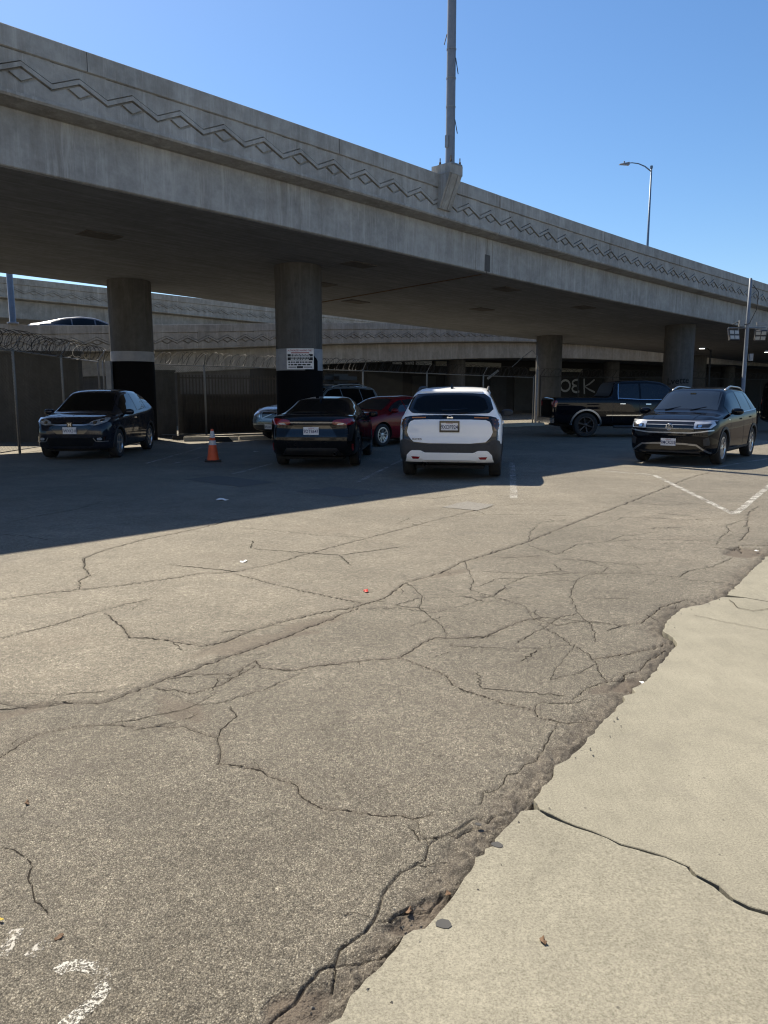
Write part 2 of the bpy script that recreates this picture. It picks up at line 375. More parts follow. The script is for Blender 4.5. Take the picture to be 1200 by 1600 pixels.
cr(.0085,.009,(-40,1205),(0,1180),(30,1160),(60,1145),(120,1132),(165,1130),(220,1135),(290,1132),(320,1145),(340,1150),(345,1170),(340,1192),(375,1195),(410,1202),(435,1215),(465,1225),(475,1245),(500,1259),(550,1265),(600,1273),(645,1277),(675,1270))
cr(.006,.006,(360,1100),(370,1117),(345,1137),(340,1150)); cr(.006,.006,(165,1130),(230,1118),(290,1105),(340,1080))
cr(.005,.006,(0,1320),(30,1330),(50,1350),(50,1380),(55,1405),(75,1425))
cr(.006,.010,(415,1598),(430,1580),(460,1559),(475,1538),(490,1523),(499,1510),(523,1502),(530,1480),(550,1466),(571,1451),(584,1433),(592,1418),(600,1390),(625,1360),(665,1340),(670,1317),(700,1300),(730,1282),(770,1272),(800,1265))
cr(.006,.012,(518,1540),(523,1502),(529,1503),(565,1497),(592,1490),(616,1478),(631,1457),(640,1442))
cr(.006,.012,(586,1436),(610,1431),(622,1421),(640,1413),(670,1413),(679,1403),(690,1392))
cr(.005,.008,(650,1280),(656,1300),(670,1317)); cr(.005,.008,(750,1255),(755,1235),(780,1227),(792,1207),(815,1197),(840,1182),(850,1165),(870,1130))
cr(.007,.010,(700,1300),(715,1305),(740,1290)); cr(.006,.010,(640,1290),(655,1310),(690,1306))
cr(.006,.008,(625,932),(680,932),(770,930),(820,945),(830,960),(850,980),(880,995),(890,1005),(920,1020),(932,1035),(940,1055),(950,1062))
cr(.006,.008,(810,1002),(835,985),(850,980),(875,962),(900,957)); cr(.006,.007,(700,1005),(740,1010),(800,1012),(860,1010),(890,1005))
cr(.009,.012,(945,1064),(955,1062),(970,1060),(980,1050),(1000,1045)); cr(.006,.012,(895,1090),(915,1075),(945,1064))
cr(.008,.016,(930,1027),(980,1020),(1015,1012),(1050,1000)); cr(.007,.010,(1000,1045),(1010,1030),(1040,1012))
cr(.012,.016,(1115,854),(1145,856),(1155,852),(1158,860)); cr(.010,.02,(1160,851),(1200,851),(1240,848))
cr(.007,.008,(1155,845),(1170,830),(1167,820),(1170,800),(1185,790)); cr(.006,.008,(1120,850),(1125,840),(1140,828),(1135,820),(1160,812))
cr(.006,.008,(1060,900),(1075,890),(1105,885),(1130,877),(1145,870)); cr(.006,.008,(1060,900),(1080,905),(1110,907),(1150,910))
cr(.005,.007,(825,850),(870,865),(900,850),(950,845),(975,835),(1000,836)); cr(.005,.007,(880,872),(920,875),(950,885),(940,892),(870,895),(820,900),(795,910),(770,930))
cr(.005,.007,(825,845),(828,830),(845,815),(880,812),(920,808)); cr(.007,.012,(1000,972),(1015,960),(1035,945),(1070,935),(1090,940))
cr(.005,.006,(700,807),(760,803),(830,803),(920,806),(1010,808),(1100,812)); cr(.005,.006,(950,845),(1010,842),(1060,843),(1115,845))
cr(.005,.006,(560,950),(620,948),(680,955),(740,940),(800,915)); cr(.005,.006,(640,910),(660,930),(655,948),(690,975),(700,994))
cr(.005,.006,(725,875),(740,905),(735,920),(770,930)); cr(.004,.005,(900,1005),(870,1040),(860,1060),(905,1050),(932,1035))
cr(.006,.007,(-40,830),(0,818),(60,805),(120,795),(160,782)); cr(.006,.006,(0,833),(40,836),(75,842))
cr(.005,.006,(360,822),(430,828),(500,835),(570,838)); cr(.005,.006,(600,776),(680,778),(740,770),(800,775))
cr(.005,.006,(835,965),(870,975),(920,968),(970,975),(1000,972)); cr(.005,.006,(930,1000),(925,975),(905,957),(890,930),(900,905),(920,895),(980,893),(1060,900))

def build_ground():
    ys = [1.15]
    while ys[-1] < 62:
        y = ys[-1]; d = 1.35 * y * y / 1152.0
        d = min(max(d, 0.0035), 0.032) if y < 17 else min(0.032 * 1.10 ** ((y - 17) / 0.9), 2.5)
        ys.append(y + d)
    ys = np.array(ys); ts = np.linspace(-0.82, 0.82, 860)
    Y, T = np.meshgrid(ys, ts, indexing='ij'); X = T * Y
    Z = np.zeros_like(X); crack = np.zeros_like(X); dirt = np.zeros_like(X); pale = np.zeros_like(X)
    def blocks(a, b, w):
        y0, y1 = min(a[1], b[1]) - w, max(a[1], b[1]) + w
        i0, i1 = np.searchsorted(ys, y0), np.searchsorted(ys, y1)
        if i1 <= i0: i1 = i0 + 1
        if i0 >= len(ys) - 1: return None
        yy = (ys[i0], ys[min(i1, len(ys)-1)])
        cand = [(x - s) / y for x in (a[0], b[0]) for s in (w, -w) for y in yy]
        j0, j1 = np.searchsorted(ts, min(cand)), np.searchsorted(ts, max(cand))
        if j1 <= j0: j1 = j0 + 1
        if j0 >= len(ts) or j1 <= 0: return None
        return slice(i0, i1 + 1), slice(max(j0, 0), j1 + 1)
    def segdist(sl, a, b):
        x = X[sl]; y = Y[sl]; dx, dy = b[0]-a[0], b[1]-a[1]; L2 = dx*dx + dy*dy + 1e-12
        t = np.clip(((x-a[0])*dx + (y-a[1])*dy) / L2, 0, 1)
        return np.hypot(x - a[0] - t*dx, y - a[1] - t*dy)
    # cracks
    for k, (px, w, d) in enumerate(CR):
        pts = jitter(poly_ground(px), 0.035, 0.006, k); rnd = random.Random(k)
        ww = w
        for n_, (a, b) in enumerate(zip(pts[:-1], pts[1:])):
            ww = min(max(ww * rnd.uniform(0.8, 1.25), w * 0.5), w * 1.8)
            yy = a[1]; we = max(ww * 0.40, 0.0009 * yy * (0.55 + 0.9 * rnd.random()))   # keep hairlines as wide as the mesh can hold
            sl = blocks(a, b, we * 8 + 0.05)
            if sl is None: continue
            ds = segdist(sl, a, b); g = np.exp(-(ds / we) ** 2)
            Z[sl] = np.minimum(Z[sl], -d * g)
            crack[sl] = np.maximum(crack[sl], g * min(0.65, 0.2 + ww / 0.03))
            dirt[sl] = np.maximum(dirt[sl], 0.28 * np.exp(-(ds / (we * 3 + 0.010)) ** 2) * (w > .0065))
    # macro undulation and grain
    Z += (fbm(X, Y, 0.5, 2, 3) - 0.5) * 0.010
    near = np.clip((7 - Y) / 4, 0, 1)
    Z += (fbm(X, Y, 60, 2, 9) - 0.5) * 0.0030 * near
    Z += np.random.normal(0, 0.0011, X.shape) * near
    # distance to the concrete edge
    D = np.full_like(X, 9.0)
    for a, b in zip(EDGEJ[:-1], EDGEJ[1:]):
        sl = blocks(a, b, 0.6)
        if sl is None: continue
        D[sl] = np.minimum(D[sl], segdist(sl, a, b))
    E = np.array(EDGE); ex = np.interp(Y, E[:, 1] + np.arange(len(E)) * 1e-6, E[:, 0], left=-3.0)
    # right of the edge = under the slab
    order = np.argsort(E[:, 1]); ex = np.interp(Y, E[order, 1], E[order, 0], left=-3.0)
    inside = X > ex
    band = np.clip(1 - D / (0.06 + 0.20 * fbm(X, Y, 1.6, 2, 21)), 0, 1); band = band * (D < 0.6)
    lump = fbm(X, Y, 14, 3, 31)
    Z -= band * (0.007 + 0.022 * np.clip(lump - 0.42, 0, 1) * 2)
    crack = np.maximum(crack, band * np.clip((lump - 0.60) * 4, 0, 0.4))
    Z += band * (fbm(X, Y, 38, 3, 61) - 0.5) * 0.020
    crack = np.maximum(crack, band * np.clip((fbm(X, Y, 30, 3, 63) - 0.56) * 6, 0, 0.6))
    lip = np.exp(-(D / (0.010 + 0.004 * Y)) ** 2)
    crack = np.maximum(crack, 0.8 * lip * (fbm(X, Y, 9, 2, 77) > 0.42)); Z -= lip * 0.008
    dirt = np.maximum(dirt, np.clip(band * 1.0 - 0.15, 0, 0.42))
    # potholes and soil patches
    for (px, py, rx, ry, dep) in ((985,1068,.16,.07,.010),(1165,862,.34,.20,.018),(660,1420,.16,.05,.014),(470,1570,.11,.06,.010),(405,1000,.42,.16,.006),(485,972,.30,.10,.005),(700,895,.32,.10,.004),(20,1112,.20,.07,.005),(285,1105,.10,.20,.003),(940,1075,.10,.05,.005)):
        c = gnd(px, py); ang = R(40)
        u = ((X-c[0])*math.cos(ang) + (Y-c[1])*math.sin(ang)) / rx; v = (-(X-c[0])*math.sin(ang) + (Y-c[1])*math.cos(ang)) / ry
        r = np.hypot(u, v) + (fbm(X, Y, 7, 3, 5) - 0.5) * 1.1; m = np.clip((1.0 - r) * 3, 0, 1)
        Z -= m * dep; dirt = np.maximum(dirt, m * (1.0 if dep > .008 else .7))
    # paler worn areas across the seam; near side also pales with distance
    SM = np.array(poly_ground([(-400,1190),(0,1098),(155,1090),(350,1022),(600,933),(770,862),(925,805),(1115,735),(1300,665)])); o_ = np.argsort(SM[:, 0])
    side = Y - np.interp(X, SM[o_, 0], SM[o_, 1]) + (fbm(X, Y, 2.2, 3, 15) - .5) * .25
    patchy = np.clip((fbm(X, Y, 0.55, 3, 91) - 0.40) * 2.2, 0, 1)
    pale = np.clip(.5 + side * 4, 0, 1) * (.62 + .38 * patchy) + np.clip(.5 - side * 4, 0, 1) * np.clip((Y - 2.6) / 4, 0, 1) * .75 * (.35 + .65 * patchy)
    Z[inside] = -0.055 - 0.004 * np.random.rand(int(inside.sum()))
    dirt[inside] = 0.9; crack[inside] *= 0.3
    Z -= 0.008
    global GRID; GRID = (ys, ts, Z.copy())
    ny, nx = X.shape
    co = np.stack([X, Y, Z], -1).reshape(-1, 3).astype(np.float32)
    idx = np.arange(ny * nx).reshape(ny, nx)
    q = np.stack([idx[:-1, :-1], idx[:-1, 1:], idx[1:, 1:], idx[1:, :-1]], -1).reshape(-1, 4)
    me = bpy.data.meshes.new('parking_lot'); nf = len(q)
    me.vertices.add(len(co)); me.vertices.foreach_set('co', co.ravel())
    me.loops.add(nf * 4); me.loops.foreach_set('vertex_index', q.ravel().astype(np.int32))
    me.polygons.add(nf); me.polygons.foreach_set('loop_start', np.arange(0, nf * 4, 4, dtype=np.int32))
    me.polygons.foreach_set('use_smooth', np.ones(nf, dtype=bool))
    me.update(calc_edges=True)
    for nm, arr in (('crack', crack), ('dirt', dirt), ('pale', pale)):
        a = me.attributes.new(nm, 'FLOAT', 'POINT'); a.data.foreach_set('value', arr.ravel().astype(np.float32))
    me.materials.append(M['asphalt'])
    return tag(link('parking_lot', me), kind='structure')
def gz(x, y):
    ys, ts, Z = GRID; y = min(max(y, ys[0]), ys[-2]); i = int(np.searchsorted(ys, y) - 1); i = max(i, 0); f = (y - ys[i]) / (ys[i+1] - ys[i])
    u = (x / y - ts[0]) / (ts[1] - ts[0]); u = min(max(u, 0), len(ts) - 2.001); j = int(u); g_ = u - j
    return float(lerp(lerp(Z[i, j], Z[i, j+1], g_), lerp(Z[i+1, j], Z[i+1, j+1], g_), f))
LOT = build_ground()
_y0, _y1 = float(GRID[0][0]), float(GRID[0][-1]); _t = float(GRID[1][-1]); _z = -.0095
g = MB(); g.add([(-1500,-300,_z),(-1500,3000,_z),(1500,3000,_z),(1500,-300,_z),(-_t*_y0,_y0,_z),(-_t*_y1,_y1,_z),(_t*_y1,_y1,_z),(_t*_y0,_y0,_z)], [(0,4,5,1),(1,5,6,2),(2,6,7,3),(3,7,4,0)])
tag(g.build('ground', 'asphalt'), kind='structure')

# crack crevices: jagged dirt-filled ribbons lying in the grooves, with side hairlines, plus a web of fine cracks
def crack_ribbons():
    m = MB(); soil = MB(); rnd = random.Random(11)
    def ribbon(mb, pts, w):
        if len(pts) < 2: return
        n = len(pts); L = []; Rr = []; ww = w
        for i, p in enumerate(pts):
            a_ = pts[max(i-1, 0)]; b_ = pts[min(i+1, n-1)]; dx, dy = b_[0]-a_[0], b_[1]-a_[1]; l = math.hypot(dx, dy) + 1e-9
            ww = min(max(ww * rnd.uniform(.72, 1.38), w * .3), w * 1.7); e = 0.15 if i in (0, n-1) else 1
            z = gz(p[0], p[1]) + .0022
            L.append((p[0]-dy/l*ww*.5*e*rnd.uniform(.6,1.3), p[1]+dx/l*ww*.5*e*rnd.uniform(.6,1.3), z)); Rr.append((p[0]+dy/l*ww*.5*e*rnd.uniform(.6,1.3), p[1]-dx/l*ww*.5*e*rnd.uniform(.6,1.3), z))
        mb.add(L + Rr, [(i, i+1, n+i+1, n+i) for i in range(n-1)])
    def ok(p): return p[0] < np.interp(p[1], EO[:, 1], EO[:, 0], left=-3) - .01
    E_ = np.array(EDGE); EO = E_[np.argsort(E_[:, 1])]
    for k, (px, w, d) in enumerate(CR):
        pts = [p for p in jitter(poly_ground(px), 0.035, 0.006, k) if p[1] > 1.2 and ok(p)]
        pts = jitter(pts, .018, .0022, k + 500) if len(pts) > 1 else pts
        yy = sum(p[1] for p in pts) / max(1, len(pts))
        ribbon(m, pts, w * .55 * (1 + .03 * yy))
        for q in range(int(len(pts) / 26)):
            i = rnd.randrange(len(pts)); p = pts[i]; a_ = rnd.uniform(0, 6.28); st = rnd.uniform(.03, .07) * max(1, p[1] / 5); br = [p]
            for _ in range(rnd.randint(3, 8)):
                a_ += rnd.gauss(0, .45); br.append((br[-1][0] + st*.5*math.cos(a_), br[-1][1] + st*.5*math.sin(a_)))
            if all(ok(b_) for b_ in br): ribbon(m, br, w * .28 * (1 + .03 * yy))
    def web(poly_px, cell, w, keep, seed):
        P = poly_ground(poly_px); r2 = random.Random(seed); xs = [p[0] for p in P]; ys_ = [p[1] for p in P]
        def inside(x, y):
            c = False
            for (x0, y0), (x1, y1) in zip(P, P[1:] + P[:1]):
                if (y0 > y) != (y1 > y) and x < (x1-x0)*(y-y0)/(y1-y0) + x0: c = not c
            return c
        V = {}
        def vt(i, j):
            if (i, j) not in V:
                hx = cell * (i + r2.uniform(-.33, .33)); hy = cell * .9 * (j + (.33 if (i + j) % 2 else 0) + r2.uniform(-.3, .3)); V[(i, j)] = (min(xs) + hx, min(ys_) + hy)
            return V[(i, j)]
        for i in range(int((max(xs)-min(xs))/cell) + 2):
            for j in range(int((max(ys_)-min(ys_))/(cell*.9)) + 2):
                for di, dj in (((1, 0), (0, 1)) if (i + j) % 2 else ((1, 0),)):
                    a_, b_ = vt(i, j), vt(i + di, j + dj)
                    if r2.random() < keep and inside(*a_) and inside(*b_) and ok(a_) and ok(b_): ribbon(m, jitter([a_, b_], .022, .007, r2.randrange(9999)), w * r2.uniform(.5, 1.4))
    web([(560,1000),(640,905),(800,860),(960,830),(1080,850),(1060,930),(1000,1010),(880,1120),(760,1090),(640,1030)], .33, .0048, .38, 1)
    web([(880,1130),(1000,1040),(1060,960),(1160,880),(1190,850),(1180,800),(1080,880),(1000,960),(900,1060)], .24, .0042, .42, 2)
    web([(0,1200),(0,1060),(180,1060),(420,1000),(420,1080),(200,1150)], .22, .0036, .5, 3)
    web([(760,880),(900,800),(1100,760),(1200,770),(1200,850),(1000,850)], .50, .0058, .5, 4)
    web([(400,1640),(520,1470),(640,1340),(800,1240),(900,1140),(930,1150),(800,1300),(620,1500),(520,1600)], .10, .0034, .36, 5)
    web([(100,900),(400,840),(700,780),(900,770),(700,850),(500,900),(250,960)], .75, .006, .4, 6)
    o = m.build('crack_crevice', 'crack_dirt', LOT); o['kind'] = 'stuff'
crack_ribbons()

# concrete apron: three slabs with real joints
SIDE = tag(root('sidewalk', (0,0,0), 0, None, None), kind='structure')
JOINT_PX = [(827,1254),(860,1275),(900,1292),(950,1310),(995,1327),(1040,1340),(1075,1355),(1085,1367),(1120,1385),(1142,1405),(1170,1420),(1200,1428),(1260,1450),(1500,1530)]
JW = [.006,.012,.009,.007,.010,.007,.009,.012,.010,.018,.014,.011,.009,.008]
JOINT = poly_ground(JOINT_PX); J2 = poly_ground([(1136,931),(1165,934),(1200,940),(1300,958)]); J2.append((J2[-1][0]+6, J2[-1][1]-0.5))
def offs(pts, ws, side):
    out = []
    for i, p in enumerate(pts):
        a = pts[max(i-1,0)]; b = pts[min(i+1,len(pts)-1)]; dx, dy = b[0]-a[0], b[1]-a[1]; L = math.hypot(dx, dy)
        w = ws[i] if isinstance(ws, list) else ws
        out.append((p[0] - dy/L*w*side, p[1] + dx/L*w*side))
    return out
def nearest_i(pts, p): return min(range(len(pts)), key=lambda i: (pts[i][0]-p[0])**2 + (pts[i][1]-p[1])**2)
def slab(poly, z):
    bm = bmesh.new(); vs = [bm.verts.new((x, y, z)) for x, y in poly]; f = bm.faces.new(vs)
    if f.normal.z < 0: f.normal_flip()
    bm.normal_update()
    if f.normal.z < 0: bmesh.ops.reverse_faces(bm, faces=[f])
    r = bmesh.ops.extrude_face_region(bm, geom=[f]); nv = [e for e in r['geom'] if isinstance(e, bmesh.types.BMVert)]
    low = set(vs)
    # the original face is kept as the top; drop the extruded copy
    for v in nv: v.co.z = z - 0.12
    bmesh.ops.recalc_face_normals(bm, faces=bm.faces)
    top = [e for e in bm.edges if abs(e.verts[0].co.z - z) < 1e-6 and abs(e.verts[1].co.z - z) < 1e-6]
    bmesh.ops.bevel(bm, geom=top, offset=0.0025, segments=1, affect='EDGES')
    bmesh.ops.triangulate(bm, faces=bm.faces)
    me = bpy.data.meshes.new('concrete_slab'); bm.to_mesh(me); bm.free(); me.materials.append(M['conc_slab'])
    return link('concrete_slab', me, SIDE)
i1 = nearest_i(EDGEJ, JOINT[0]); i2 = nearest_i(EDGEJ, J2[0])
JL = jitter(JOINT, 0.04, 0.004, 5)
wl_ = [np.interp(t, np.linspace(0, 1, len(JW)), JW) for t in np.linspace(0, 1, len(JL))]
slab(EDGEJ[1:i1-1] + offs(JL, [-w * random.uniform(.7, 1.4) for w in wl_], 1)[1:] + [(6.5, -3.0), (EDGEJ[1][0], -3.0)], 0.004)
JR = offs(JL, [w * random.uniform(.7, 1.4) for w in wl_], 1)
slab(EDGEJ[i1+1:i2] + offs(J2, -0.004, 1)[1:] + [(12, 3.0)] + JR[::-1][:-1], 0.0)
slab(EDGEJ[i2+1:] + [(30, 8), (J2[-1][0], J2[-1][1] + .01)] + offs(J2, 0.004, 1)[::-1][1:-1], 0.002)

for px_, w_ in (([(1140,938),(1152,950),(1175,955),(1200,952),(1240,950)], .006), ([(1085,962),(1130,972),(1200,985),(1260,990)], .004)):
    pp_ = jitter(poly_ground(px_), .02, .004, 9); a_ = offs(pp_, w_/2, 1); b_ = offs(pp_, w_/2, -1); n_ = len(pp_)
    MB().add([(x, y, .0052) for x, y in a_] + [(x, y, .0052) for x, y in b_], [(i, i+1, n_+i+1, n_+i) for i in range(n_-1)]).build('hairline_crack', 'crack_soil', SIDE)
def lot_strip(name, pts, w, mat, z=0.0016, closed=False):
    K = 6; n = len(pts); m = MB(); vs = []
    for k in range(K + 1):
        for x, y in offs(pts, w * (k / K - .5), 1): vs.append((x, y, max(gz(x, y), -.02) + z))
    m.add(vs, [(k*n+i, k*n+i+1, (k+1)*n+i+1, (k+1)*n+i) for k in range(K) for i in range(n-1)])
    return m.build(name, mat, LOT, True)
def line(px, w, mat='line_paint'): return lot_strip('parking_line', jitter(poly_ground(px), .03, .002, 1), w, mat, .0035)
line([(800,722),(803,778)], .11, 'line_worn'); line([(1022,742),(1148,803)], .085); line([(1150,801),(1215,748)], .085)
line([(920,734),(1018,741)], .09, 'line_worn'); line([(1000,722),(1055,712)], .10, 'line_worn')
line([(228,724),(315,699)], .08); line([(262,726),(345,706)], .07, 'line_worn'); line([(365,740),(425,724)], .08)
line([(560,752),(640,712)], .08, 'line_worn'); line([(1100,733),(1200,716)], .09, 'line_worn')
num = lot_strip('painted_number', jitter(poly_ground([(88,1516),(97,1509),(112,1505),(130,1504),(148,1510),(160,1523),(162,1538),(153,1554),(136,1571),(112,1590),(88,1610),(70,1622)]), .02, .0015, 2), .042, 'line_number', 0.0008)
lot_strip('paint_remnant', jitter(poly_ground([(0,1490),(14,1470),(26,1448)]), .03, .004, 4), .04, 'line_worn', 0.0008)
lot_strip('paint_remnant', jitter(poly_ground([(44,1492),(62,1476),(80,1468)]), .03, .004, 6), .035, 'line_worn', 0.0008)
def repair(px, mat, seed):
    pts = poly_ground(px); pts = jitter(pts + [pts[0]], .1, .012, seed)[:-1]
    return MB().add([(x, y, gz(x, y) + .004) for x, y in pts], [tuple(range(len(pts)))]).build('asphalt_repair', mat, LOT)
repair([(288,749),(340,743),(432,753),(375,761)], 'asphalt_patch', 1); repair([(462,768),(520,760),(600,769),(540,777)], 'asphalt_patch', 2)
repair([(690,792),(730,783),(772,788),(745,797)], 'asphalt_patch_pale', 3)
# ------------------------------------------------------------------ bridges
def chaikin(P, n=2):
    for _ in range(n):
        Q = [P[0]]
        for a, b in zip(P[:-1], P[1:]):
            Q += [tuple(lerp(a[i], b[i], .25) for i in range(3)), tuple(lerp(a[i], b[i], .75) for i in range(3))]
        P = Q + [P[-1]]
    return P
class Path:
    def __init__(s, pts):
        s.P = np.array(pts, float); d = np.hypot(np.diff(s.P[:, 0]), np.diff(s.P[:, 1])); s.s = np.concatenate([[0], np.cumsum(d)])
    def at(s, t): return np.array([np.interp(t, s.s, s.P[:, i]) for i in range(3)])
    def frame(s, t, h=0.4):
        a, b = s.at(max(t-h, 0)), s.at(min(t+h, s.s[-1])); d = (b - a) / np.hypot(*(b-a)[:2]); return s.at(t), d, np.array([-d[1], d[0], 0])
    def nearest(s, x, y): 
        ts = np.linspace(0, s.s[-1], 2000); q = np.array([s.at(t)[:2] for t in ts]); return ts[np.argmin(np.hypot(q[:,0]-x, q[:,1]-y))]
def sweep(path, ts, prof, cs=0.0):
    m = MB(); n = len(prof); vs = []
    for t in ts:
        o, d, nn = path.frame(t)
        for p, dz in prof: vs.append((o[0]+nn[0]*p, o[1]+nn[1]*p, o[2]+dz-cs*max(p, 0)))
    fs = [tuple(range(n)), tuple(range((len(ts)-1)*n, len(ts)*n))[::-1]]
    for i in range(len(ts)-1):
        for k in range(n): fs.append((i*n+k, i*n+(k+1)%n, (i+1)*n+(k+1)%n, (i+1)*n+k))
    return m.add(vs, fs)
_pieces = {}
def chevron_meshes(mat):
    if mat in _pieces: return _pieces[mat]
    e = 0.0
    up = MB().prism([(-.5,-.345),(.5,-.345),(.5,-.688),(0,-.468),(-.5,-.688)], 0.008, 0.07).mesh('upper_panel', mat)
    lo = MB().prism([(-.5,-.998),(.5,-.998),(.5,-.825),(.255,-.713),(0,-.84),(-.255,-.713),(-.5,-.825)], 0.012, 0.07).mesh('lower_panel', mat)
    di = MB().prism([(0,-.605),(.19,-.69),(0,-.79),(-.19,-.69)], 0.004, 0.07).mesh('diamond', mat)
    zb = MB().prism([(-.5,-.712),(0,-.492),(.5,-.712),(.5,-.788),(0,-.566),(-.5,-.788)], -0.014, 0.07).mesh('zigzag_band', mat)
    _pieces[mat] = (up, lo, di, zb); return _pieces[mat]
def rel(me, base): me.transform(Matrix.Translation(-Vector(base))); return me
def bridge(name, label, path, W, mat, base, breaks, t0, t1, zz0, zz1, cs=0.0, phase=0.0, depth=2.10, soffit=True, skip=None):
    r = root(name, base, 0, label, 'bridge')
    segs = list(zip([t0] + [b + .02 for b in breaks], [b - .02 for b in breaks] + [t1]))
    par = None
    for a, b in segs:
        ts = np.linspace(a, b, max(2, int((b - a) / 2.0)))
        link('deck', rel(sweep(path, ts, [(.42,-1.12),(W-.42,-1.12),(W-.42,-.85),(.42,-.85)], cs).mesh('deck', mat), base), r)
        p = link('parapet', rel(sweep(path, ts, [(.065,-.30),(.065,-1.0),(-.025,-1.0),(-.03,-1.05),(.0,-1.085),(.41,-1.13),(.41,-.80),(.26,-.80),(.24,-.30)]).mesh('parapet', mat), base), r)
        if par is None: par = p
        link('coping', rel(sweep(path, ts, [(-.03,-.005),(-.015,.01),(.255,.01),(.27,-.005),(.27,-.298),(.20,-.34),(.0,-.34),(-.03,-.325)]).mesh('coping', mat), base), r)
        link('far_parapet', rel(sweep(path, ts, [(W-.27,-.80),(W,-1.05),(W,0),(W-.25,0)], cs).mesh('far_parapet', mat), base), r)
        link('girder', rel(sweep(path, ts, [(.40,-1.135),(.40,-depth+.02),(.42,-depth),(W-.42,-depth),(W-.40,-depth+.02),(W-.40,-1.125)], cs).mesh('girder', mat), base), r)
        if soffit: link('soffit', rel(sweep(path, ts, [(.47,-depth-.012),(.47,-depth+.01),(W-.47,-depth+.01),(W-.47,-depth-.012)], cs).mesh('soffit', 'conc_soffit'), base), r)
    up, lo, di, zb = chevron_meshes(mat)
    t = zz0 + phase
    while t < zz1:
        if skip and any(abs(t - s_) < w_ for s_, w_ in skip): t += 1.0; continue
        o, d, n = path.frame(t, 0.5); pt = par
        for nm, me in (('upper_panel', up), ('lower_panel', lo), ('diamond', di), ('zigzag_band', zb)):
            x = link(nm, me, par); mm = Matrix.Identity(4)
            for i in range(3):
                mm[i][0] = d[i]; mm[i][1] = n[i]; mm[i][2] = (0, 0, 1)[i]; mm[i][3] = o[i] - base[i]
            x.matrix_local = mm
        t += 1.0
    return r

AZ = R(45.3); dA = np.array([math.cos(AZ), math.sin(AZ)]); nA = np.array([-dA[1], dA[0]])
EA = [(-34,8.05),(-20,7.74),(-9,7.48),(-4,7.38),(0,7.28),(5,7.13),(9,7.03),(14,6.93),(19,6.86),(24,6.80),(40,6.62),(80,6.3)]
def ea(s): return float(np.interp(s, [e[0] for e in EA], [e[1] for e in EA]))
def A(s, p, dz=0.0): q = np.array([0, 20.0]) + dA * s + nA * p; return Vector((q[0], q[1], ea(s) + dz))
PA = Path([(*(np.array([0, 20.0]) + dA * e[0]), e[1]) for e in EA])
S0 = 34.0   # path distance of s=0
W_A = 10.85; CSA = 0.03
OVER = bridge('overpass', 'near grey concrete overpass with zigzag parapet crossing the whole view', PA, W_A, 'conc_bridge', (0, 20, 0), [S0+4.74], 0.5, 112, 1.35, 100, CSA, 0.01,
              skip=[(S0+2.4, .0)])
def over_part(name, mb, mat, smooth=False): return link(name, rel(mb.mesh(name, mat, smooth), (0, 20, 0)), OVER)
# columns
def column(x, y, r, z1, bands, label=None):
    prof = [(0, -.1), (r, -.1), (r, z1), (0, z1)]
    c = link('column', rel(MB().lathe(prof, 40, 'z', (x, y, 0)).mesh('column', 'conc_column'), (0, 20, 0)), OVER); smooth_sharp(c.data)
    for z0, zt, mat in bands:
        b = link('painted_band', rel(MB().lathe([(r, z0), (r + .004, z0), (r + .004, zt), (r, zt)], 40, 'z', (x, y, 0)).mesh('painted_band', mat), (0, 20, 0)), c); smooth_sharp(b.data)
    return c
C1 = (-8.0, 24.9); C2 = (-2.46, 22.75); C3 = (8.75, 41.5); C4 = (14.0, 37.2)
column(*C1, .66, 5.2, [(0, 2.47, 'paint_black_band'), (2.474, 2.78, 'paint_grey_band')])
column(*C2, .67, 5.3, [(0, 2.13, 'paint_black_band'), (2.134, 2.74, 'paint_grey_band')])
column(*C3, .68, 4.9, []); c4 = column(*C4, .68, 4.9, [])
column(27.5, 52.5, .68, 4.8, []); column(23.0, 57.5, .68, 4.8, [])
a0_ = [R(a) for a in range(-70, -33, 4)]; rs_ = .677
m = MB(); n_ = len(a0_); tops = [2.44, 2.52, 2.57, 2.58, 2.56, 2.57, 2.55, 2.50, 2.47, 2.40][:n_]
m.add([(C2[0]+rs_*math.cos(a), C2[1]+rs_*math.sin(a), 2.10) for a in a0_] + [(C2[0]+rs_*math.cos(a), C2[1]+rs_*math.sin(a), t_) for a, t_ in zip(a0_, tops)], [(i, i+1, n_+i+1, n_+i) for i in range(n_-1)]); over_part('paint_smear', m, 'paint_black_band')
b = MB().box(C1[0]-.66, C1[0]-.50, C1[1]-.62, C1[1]-.40, 0.0, 2.47); over_part('painted_strip', b, 'paint_grey_band')
